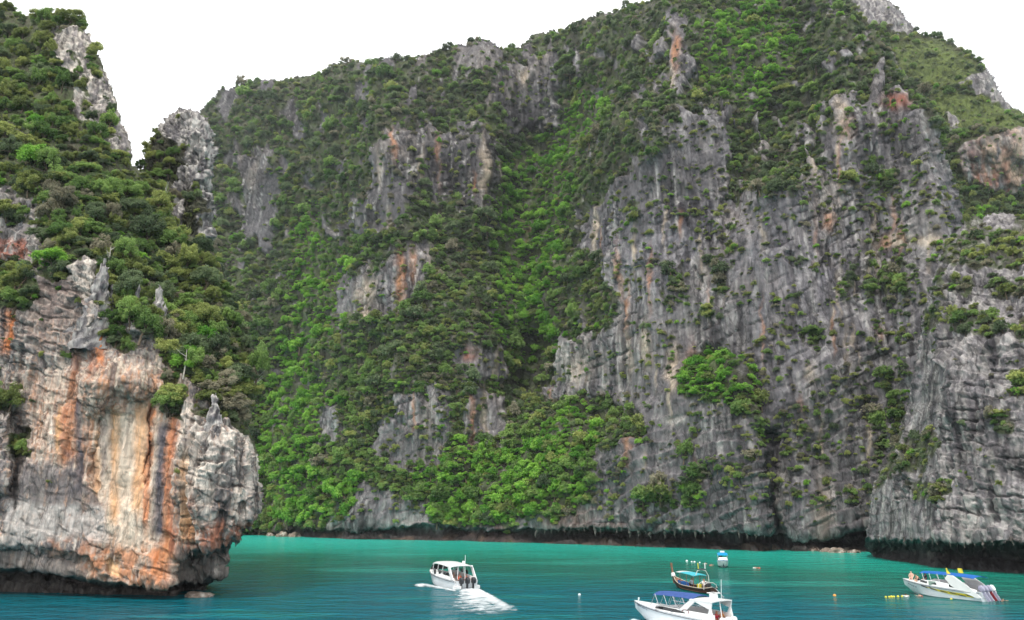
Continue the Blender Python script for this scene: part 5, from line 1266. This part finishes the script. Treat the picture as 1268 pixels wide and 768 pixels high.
# arched stern gear on the same boat, rising above its canopy
MB().rod([(-2.5, -1.0, .5), (-2.5, -.95, 1.9), (-2.5, -.6, 2.5), (-2.5, .0, 2.6), (-2.5, .5, 2.5), (-2.5, .75, 2.0)], .05).build('stern_arch', bpy.data.materials['pale_pipe'], LT)
MB().box((-2.5, -.05, 2.68), (.3, .9, .1)).build('arch_shelf', M_STRIPE, LT)
rods(LT, 'fishing_light', [[(-2.5, .35, 2.7), (-2.5, .38, 3.4)]], .06, M_YEL); rods(LT, 'fishing_light', [[(-2.5, -.55, 2.7), (-2.5, -.55, 3.4)]], .06, M_GEL)

# ---------------------------------------------------------------- people
SKIN = [plain('skin', tuple(lin(c)), .6, .3, var=.05) for c in ((214, 166, 140), (176, 122, 92), (226, 184, 164))]
HAIR = [plain('hair', tuple(lin(c)), .7, .2) for c in ((34, 26, 24), (70, 50, 36))]
_cl = {}
def cloth(c):
    if c not in _cl: _cl[c] = plain('cloth', tuple(lin(c)), .85, .1, var=.1, scale=6)
    return _cl[c]
def person(loc, rz, pose, top, bottom, skin, hair, label, cat='person', grp=None, tilt=0):
    """One continuous skinned body; colours by the limb a face grows from. Base at the feet, seat or waterline."""
    J = {}; hip = .9
    if pose == 'stand':
        J = dict(pel=(0, 0, .92), chest=(0, 0, 1.3), neck=(0, 0, 1.48), head=(.02, 0, 1.62), crown=(.01, 0, 1.7), ls=(0, .19, 1.4), le=(.03, .25, 1.12), lw=(.12, .24, .88), rs=(0, -.19, 1.4), re=(.03, -.25, 1.12), rw=(.12, -.24, .88),
                 lh=(0, .1, .88), lk=(.03, .11, .48), la=(0, .11, .08), lt=(.16, .12, .03), rh=(0, -.1, .88), rk=(.03, -.11, .48), ra=(0, -.11, .08), rt=(.16, -.12, .03))
    elif pose == 'sit':
        J = dict(pel=(0, 0, .1), chest=(-.03, 0, .48), neck=(-.02, 0, .66), head=(.03, 0, .8), crown=(.02, 0, .88), ls=(-.02, .19, .58), le=(.08, .25, .32), lw=(.28, .18, .2), rs=(-.02, -.19, .58), re=(.08, -.25, .32), rw=(.28, -.18, .2),
                 lh=(.04, .1, .08), lk=(.44, .14, .1), la=(.46, .13, -.3), lt=(.6, .14, -.36), rh=(.04, -.1, .08), rk=(.44, -.14, .1), ra=(.46, -.13, -.3), rt=(.6, -.14, -.36))
    elif pose == 'lean':
        J = dict(pel=(0, 0, .1), chest=(.22, 0, .4), neck=(.34, 0, .54), head=(.42, 0, .66), crown=(.44, 0, .73), ls=(.24, .19, .48), le=(.36, .27, .26), lw=(.46, .2, .06), rs=(.24, -.19, .48), re=(.36, -.27, .26), rw=(.46, -.2, .06),
                 lh=(.04, .1, .08), lk=(.38, .2, .3), la=(.36, .16, -.02), lt=(.52, .17, -.06), rh=(.04, -.1, .08), rk=(.4, -.2, .26), ra=(.38, -.16, -.02), rt=(.54, -.17, -.06))
    else:   # swimming, waterline at z = 0
        J = dict(pel=(-.45, 0, -.3), chest=(-.12, 0, -.06), neck=(.04, 0, .06), head=(.12, 0, .16), crown=(.12, 0, .24), ls=(-.06, .19, .02), le=(.16, .34, .02), lw=(.4, .3, .05), rs=(-.06, -.19, .02), re=(.14, -.36, -.04), rw=(.36, -.34, .04),
                 lh=(-.5, .1, -.34), lk=(-.85, .12, -.5), la=(-1.2, .1, -.5), lt=(-1.34, .1, -.52), rh=(-.5, -.1, -.34), rk=(-.85, -.12, -.55), ra=(-1.2, -.1, -.6), rt=(-1.34, -.1, -.62))
    R = dict(pel=.14, chest=.155, neck=.06, head=.1, crown=.085, ls=.07, le=.05, lw=.035, rs=.07, re=.05, rw=.035, lh=.1, lk=.065, la=.045, lt=.04, rh=.1, rk=.065, ra=.045, rt=.04)
    E = [('pel', 'chest'), ('chest', 'neck'), ('neck', 'head'), ('head', 'crown'), ('chest', 'ls'), ('ls', 'le'), ('le', 'lw'), ('chest', 'rs'), ('rs', 're'), ('re', 'rw'), ('pel', 'lh'), ('lh', 'lk'), ('lk', 'la'), ('la', 'lt'), ('pel', 'rh'), ('rh', 'rk'), ('rk', 'ra'), ('ra', 'rt')]
    for s in 'lr':                                   # five fingers on each hand
        w = Vector(J[s + 'w']); d = (w - Vector(J[s + 'e'])).normalized(); sgn = 1 if s == 'l' else -1; pm = s + 'p'
        J[pm] = tuple(w + d * .07); R[pm] = .034; E.append((s + 'w', pm))
        for k in range(5):
            f = s + 'f%d' % k; o = Vector((0, sgn * (.018 * (k - 2)), 0)) if k < 4 else Vector((.03, -sgn * .035, .015))
            J[f] = tuple(Vector(J[pm]) + d * (.085 if k < 4 else .04) + o * 1.6 + Vector((0, 0, -.012))); R[f] = .009; E.append((pm, f))
    names = list(J); me = bpy.data.meshes.new('body'); me.from_pydata([J[n] for n in names], [(names.index(a), names.index(b)) for a, b in E], [])
    tmp = bpy.data.objects.new('tmp_body', me); COL.objects.link(tmp)
    md = tmp.modifiers.new('skin', 'SKIN'); md.use_smooth_shade = True
    for k, nme in enumerate(names): me.skin_vertices[0].data[k].radius = (R[nme], R[nme] * (.8 if nme in ('chest', 'pel') else 1)); me.skin_vertices[0].data[k].use_root = nme == 'pel'
    tmp.modifiers.new('sub', 'SUBSURF').levels = 1; tmp.modifiers['sub'].render_levels = 1
    dg = bpy.context.evaluated_depsgraph_get(); m2 = bpy.data.meshes.new_from_object(tmp.evaluated_get(dg)); bpy.data.objects.remove(tmp)
    m2.materials.clear()
    for q in (SKIN[skin], cloth(top) if top else SKIN[skin], cloth(bottom), HAIR[hair]): m2.materials.append(q)
    limb = {('pel', 'chest'): 1, ('chest', 'ls'): 1, ('chest', 'rs'): 1, ('ls', 'le'): 1, ('rs', 're'): 1, ('pel', 'lh'): 2, ('pel', 'rh'): 2, ('lh', 'lk'): 2, ('rh', 'rk'): 2}
    A = np.array([J[a] for a, b in E]); B = np.array([J[b] for a, b in E]); hd = np.array(J['head']); cw = np.array(J['crown']); fw = np.array([1, 0, 0])
    for p in m2.polygons:
        c = np.array(p.center); t = np.clip(((c - A) * (B - A)).sum(1) / ((B - A) ** 2).sum(1), 0, 1); k = int(np.argmin(((A + t[:, None] * (B - A) - c) ** 2).sum(1)))
        p.material_index = limb.get(E[k], 0); p.use_smooth = True
        if E[k] in (('head', 'crown'), ('neck', 'head')) and np.linalg.norm(c - cw) < .2 and (c - hd)[2] > -.02 and ((c - hd)[0] < .045 or (c - cw)[2] > .03): p.material_index = 3
    o = bpy.data.objects.new('person', m2); COL.objects.link(o); o.location = loc; o.rotation_euler = (0, tilt, rz); tag(o, label, cat, grp)
    # the face: nose, eyes, mouth and ears
    f = MB(); f.add([hd + np.array(v) for v in ((.09, .015, .02), (.09, -.015, .02), (.125, 0, -.015), (.09, 0, .05))], [(0, 1, 2), (0, 2, 3), (1, 3, 2), (0, 3, 1)]).build('nose', SKIN[skin], o)
    for s in (1, -1): MB().box(hd + np.array([.092, s * .035, .035]), (.012, .022, .01)).build('eye', HAIR[0], o); MB().box(hd + np.array([0, s * .1, .01]), (.04, .02, .06)).build('ear', SKIN[skin], o)
    MB().box(hd + np.array([.09, 0, -.045]), (.012, .045, .01)).build('mouth', cloth((150, 80, 76)), o)
    return o
def aboard(root, x, y, z, rz, *a, **k):
    """Stand or seat somebody at a place given in the boat's own axes."""
    m = Matrix.LocRotScale(root.location, root.rotation_euler, root.scale); p = m @ Vector((x, y, z))
    return person(p, root.rotation_euler[2] + rz, *a, **k)
SW, NAVY, WHT = (150, 40, 60), (40, 50, 84), (226, 224, 220)
aboard(S1, -4.35, .45, .85, math.pi, 'sit', (214, 84, 112), NAVY, 0, 0, 'person in a pink shirt seated in the stern of the navy-awning speedboat')
aboard(S1, -4.35, -.25, .85, math.pi, 'sit', (180, 44, 66), NAVY, 1, 0, 'person in a dark red shirt seated in the stern of the navy-awning speedboat')
aboard(S1, -4.4, -.95, .85, math.pi, 'sit', (214, 150, 96), (120, 90, 70), 1, 0, 'person in an orange top seated in the stern of the navy-awning speedboat')
aboard(S2, -3.1, .85, .82, math.pi, 'sit', (120, 60, 50), NAVY, 1, 0, 'person in a brown shirt under the hard top of the white speedboat')
aboard(S2, -3.1, .0, .82, math.pi, 'sit', (232, 104, 74), NAVY, 0, 0, 'person in an orange life jacket at the stern of the hard-top speedboat')
aboard(S2, -3.1, -.85, .82, math.pi, 'sit', (196, 48, 60), NAVY, 1, 0, 'person in a red life jacket at the stern of the hard-top speedboat')
aboard(S2, -1.9, .5, .82, math.pi, 'sit', (84, 58, 52), NAVY, 1, 0, 'person in dark clothes deep under the hard top of the speedboat')
for q, (x, y, c, lb) in enumerate([(-1.9, -.6, (214, 96, 60), 'person in an orange vest on the middle bench under the hard top'), (-.6, .7, (60, 60, 72), 'person in charcoal on the forward bench under the hard top'), (-.6, -.5, (190, 170, 160), 'person in beige on the forward bench under the hard top')]):
    aboard(S2, x, y, .82, math.pi, 'sit', c, NAVY, q % 3, 0, lb)
aboard(S4, 4.3, .1, 1.78, 2.0, 'sit', None, (206, 160, 150), 2, 1, 'pale person in swimwear sitting on the bow of the blue-awning speedboat')
aboard(S4, 3.0, .35, 1.65, 1.1, 'lean', None, (40, 44, 60), 0, 0, 'dark-haired person leaning forward on the foredeck of the blue-awning speedboat')
aboard(S4, 2.1, .3, 1.75, 1.4, 'sit', (70, 80, 96), NAVY, 1, 1, 'person in grey before the windscreen of the blue-awning speedboat')
aboard(S4, -3.0, .3, .85, math.pi, 'sit', (110, 60, 60), NAVY, 1, 0, 'person in dull red seated under the bright blue awning')
aboard(S3, -.4, -.4, .35, 0, 'stand', (40, 44, 56), NAVY, 1, 0, 'person in black standing under the light blue canopy')
aboard(LT, -3.4, .15, .75, math.pi * .9, 'sit', WHT, (60, 50, 50), 1, 0, 'person in white steering at the stern of the long-tail boat')
aboard(LT, .6, -.2, .55, 0, 'sit', (206, 214, 226), NAVY, 1, 0, 'person in pale clothes under the turquoise canopy')
def afloat(px, py): Y = float(water_y(px, py)); P = at(np.float64(px), np.float64(py), Y); return (float(P[0]), float(P[1]), .03)
for k, (x, y, c, lab) in enumerate([(934, 703.5, WHT, 'swimmer with a pale top in open water behind the moored boats'), (940, 703.8, (196, 92, 80), 'swimmer with a red top beside another in open water'), (874, 698.5, (226, 150, 140), 'pink-topped swimmer at the end of the white floats'),
                                    (880, 700.2, (232, 120, 110), 'swimmer in coral beside the small motorboat'), (1122, 738.5, WHT, 'swimmer at the end of the yellow float line'), (1140, 738.5, (210, 120, 110), 'swimmer under the bow of the blue-awning speedboat'), (1241, 744.5, (40, 44, 60), 'dark-haired swimmer behind the outboards of the blue-awning speedboat')]):
    person(afloat(x, y), k * 1.9, 'swim', c, NAVY, k % 3, k % 2, lab, 'person', None)

# ---------------------------------------------------------------- floats, foam
def float_buoy(px, py, r, mat, label, grp=None):
    p = afloat(px, py); e = empty('float_buoy', p); tag(e, label, 'buoy', grp)
    MB().rod([(0, 0, -.5 * r), (0, 0, -.3 * r), (0, 0, .3 * r), (0, 0, .75 * r), (0, 0, .95 * r)], [.6 * r, r, r, .7 * r, .25 * r], 12).build('body', mat, e, True)
    MB().rod([(0, 0, .9 * r), (0, 0, 1.35 * r)], .12 * r, 6).build('eyelet', M_STEEL, e)
for x, y, r in ((850.5, 695.2, .24), (856.5, 696, .16), (860, 696.3, .2), (866.5, 697, .15)): float_buoy(x, y, r, M_GEL, 'small white float in the line before the moored motorboat', 'white marker floats')
for x, y, r in ((1097, 739.8, .12), (1101, 739.6, .11), (1104, 739.5, .15), (1107, 739.4, .12), (1112, 739.2, .14), (1117, 739, .12), (1178, 742.3, .12)): float_buoy(x, y, r, M_YEL, 'yellow float of the rope line by the blue-awning speedboat', 'yellow rope floats')
float_buoy(1033.5, 738, .18, plain('orange_float', tuple(lin((226, 150, 60))), .5), 'lone orange float in open deep water')
float_buoy(717.5, 737, .16, M_GEL, 'lone small white float between the two running speedboats')
M_FOAM = plain('sea_foam', (.7, .74, .75), .7, .3, var=.12, scale=2)
def foam(name, label, pts, seed):
    """Clots of foam: low uneven mounds on the water."""
    r = np.random.default_rng(seed); m = MB()
    for px, py, s, *st in pts:
        x, y, _ = afloat(px, py); k = 7; a0 = r.random() * 6.28; z = .04 + .5 * s * r.random()
        V = [(x, y, z)]; e = st[0] if st else .8 + 1.8 * r.random(); dy = st[1] if st else 1.5
        for j in range(k):
            a = a0 + 6.283 * j / k; q = s * (.55 + .7 * r.random()); V.append((x + q * e * math.cos(a), y + q * dy * math.sin(a), .012))
        m.add(V, [(0, 1 + j, 1 + (j + 1) % k) for j in range(k)])
    o = m.build(name, M_FOAM); tag(o, label, kind='stuff'); return o
# foam as a thin skin on the water, torn by the waves: its cover is stored per vertex, noise breaks its edge
m, n, l, b = node_mat('wake_foam_skin')
fa = n.new('ShaderNodeAttribute'); fa.attribute_name = 'cover'
g = n.new('ShaderNodeNewGeometry'); mp = n.new('ShaderNodeMapping'); mp.inputs['Scale'].default_value = (.55, .5, 1); l.new(g.outputs['Position'], mp.inputs['Vector'])
q1 = n.new('ShaderNodeTexNoise'); q1.inputs['Scale'].default_value = 1.5; q1.inputs['Detail'].default_value = 7; q1.inputs['Roughness'].default_value = .7; l.new(mp.outputs[0], q1.inputs['Vector'])
su = n.new('ShaderNodeMath'); su.operation = 'ADD'; l.new(fa.outputs['Fac'], su.inputs[0]); l.new(q1.outputs['Fac'], su.inputs[1])
mr = n.new('ShaderNodeMapRange'); mr.inputs[1].default_value = .82; mr.inputs[2].default_value = 1.42; mr.inputs[4].default_value = .96; l.new(su.outputs[0], mr.inputs[0]); l.new(mr.outputs[0], b.inputs['Alpha'])
b.inputs['Base Color'].default_value = (.68, .73, .75, 1); b.inputs['Roughness'].default_value = .7
M_SKIN = m
r = np.random.default_rng(5)
def px_of(root, x, y): m = Matrix.LocRotScale(root.location, root.rotation_euler, root.scale); p = m @ Vector((x, y, 0)); a, b = pix(np.array([p.x, p.y, 0.])); return float(a), float(b)
def foam_skin(name, label, x0, x1, y0, y1, cover):
    xs = np.arange(x0, x1, .8); ys = np.arange(y0, y1, .5); X, Y = np.meshgrid(xs, ys); P = at(X, Y, water_y(X, Y))
    C_ = np.clip(cover(X, Y), 0, 1); P[..., 2] = .015 + .1 * C_ * (.5 + fbm(P / .9, 3))
    P[..., 2] = np.maximum(P[..., 2], .012)
    I = np.arange(X.size).reshape(X.shape); a, b, c, d = I[:-1, :-1], I[1:, :-1], I[1:, 1:], I[:-1, 1:]
    ok = np.maximum.reduce([C_[:-1, :-1], C_[1:, :-1], C_[1:, 1:], C_[:-1, 1:]]) > .02
    Fc = np.stack([a[ok], b[ok], c[ok], d[ok]], -1); used = np.unique(Fc); mapi = -np.ones(X.size, int); mapi[used] = np.arange(len(used))
    o = mesh_obj(name, P.reshape(-1, 3)[used], mapi[Fc], M_SKIN, smooth=True)
    at_ = o.data.attributes.new('cover', 'FLOAT', 'POINT'); at_.data.foreach_set('value', C_.ravel()[used].astype(np.float32))
    tag(o, label, kind='stuff'); return o
bx_, by_ = px_of(S2, -5, 0); ax, ay = px_of(S2, 2.9, 1.3)
def wake(X, Y):
    u = (Y - by_) / 32.; c = bx_ + 4 + 24 * u; w = 11 + 40 * np.clip(u, 0, 2)
    t = (X - c) / w; on_ = sstep(-.06, .05, u)
    core = np.exp(-(t / .55) ** 2) * np.exp(-2.2 * np.clip(u, 0, 9)); arm = np.exp(-((t - .75) / .3) ** 2) * np.exp(-1.3 * np.clip(u, 0, 9)) + .6 * np.exp(-((t + .8) / .25) ** 2) * np.exp(-1.5 * np.clip(u, 0, 9))
    st = fbm(np.stack([X / 14, Y / 1.8, 0 * X], -1), 3)
    f = on_ * np.clip(.95 * core + .75 * arm + .36 * np.exp(-(t / 1.1) ** 4) + .25 * st * (u > .1), 0, 1) * sstep(1.35, .8, u + .2 * np.abs(t)) * sstep(1.5, .9, np.abs(t))
    bow = np.exp(-(((X - ax + 7) / 8) ** 2 + ((Y - ay - 1.5) / 2.2) ** 2)); s2 = [px_of(S2, 3 - 8 * q, 1.5) for q in np.linspace(0, 1, 6)]
    side = np.exp(-(line_d(X, Y - 1.2, s2) / 2.0) ** 2)
    return np.maximum(np.maximum(f, 1.1 * bow), .8 * side)
foam_skin('wake_foam', 'white foam wake streaming behind the hard-top speedboat', 505, 690, 712, 790, wake)
def bow_wave(X, Y):
    s1 = [px_of(S1, 4.6 - 9.5 * q, .75 + .9 * q ** .5) for q in np.linspace(0, 1, 7)]; hx_, hy_ = px_of(S1, 4.5, .8)
    return np.maximum(1.0 * np.exp(-(line_d(X, Y - 2.0, s1) / 3.6) ** 2), 1.15 * np.exp(-(((X - hx_ + 4) / 7) ** 2 + ((Y - hy_ - 1) / 4) ** 2)))
foam_skin('bow_foam', 'white bow wave along the navy-awning speedboat', 760, 900, 745, 800, bow_wave)

# ---------------------------------------------------------------- sea air
hz = bpy.data.materials.new('sea_air'); hz.use_nodes = True; hn = hz.node_tree.nodes; hl = hz.node_tree.links; hn.clear()
ho = hn.new('ShaderNodeOutputMaterial'); hv = hn.new('ShaderNodeVolumePrincipled')
hv.inputs['Color'].default_value = (.9, .94, 1, 1); hv.inputs['Density'].default_value = .0001; hv.inputs['Anisotropy'].default_value = .3
hl.new(hv.outputs[0], ho.inputs['Volume'])
top = max(float(S.P[..., 2].max()) for S in (S_A, S_B, S_C, S_D, S_E)) + 60
haze = MB().box((0, 330, (top - 2) / 2 - 1), (1600, 900, top + 2)).build('haze', hz); tag(haze, 'thin pale sea haze over the bay', kind='stuff')
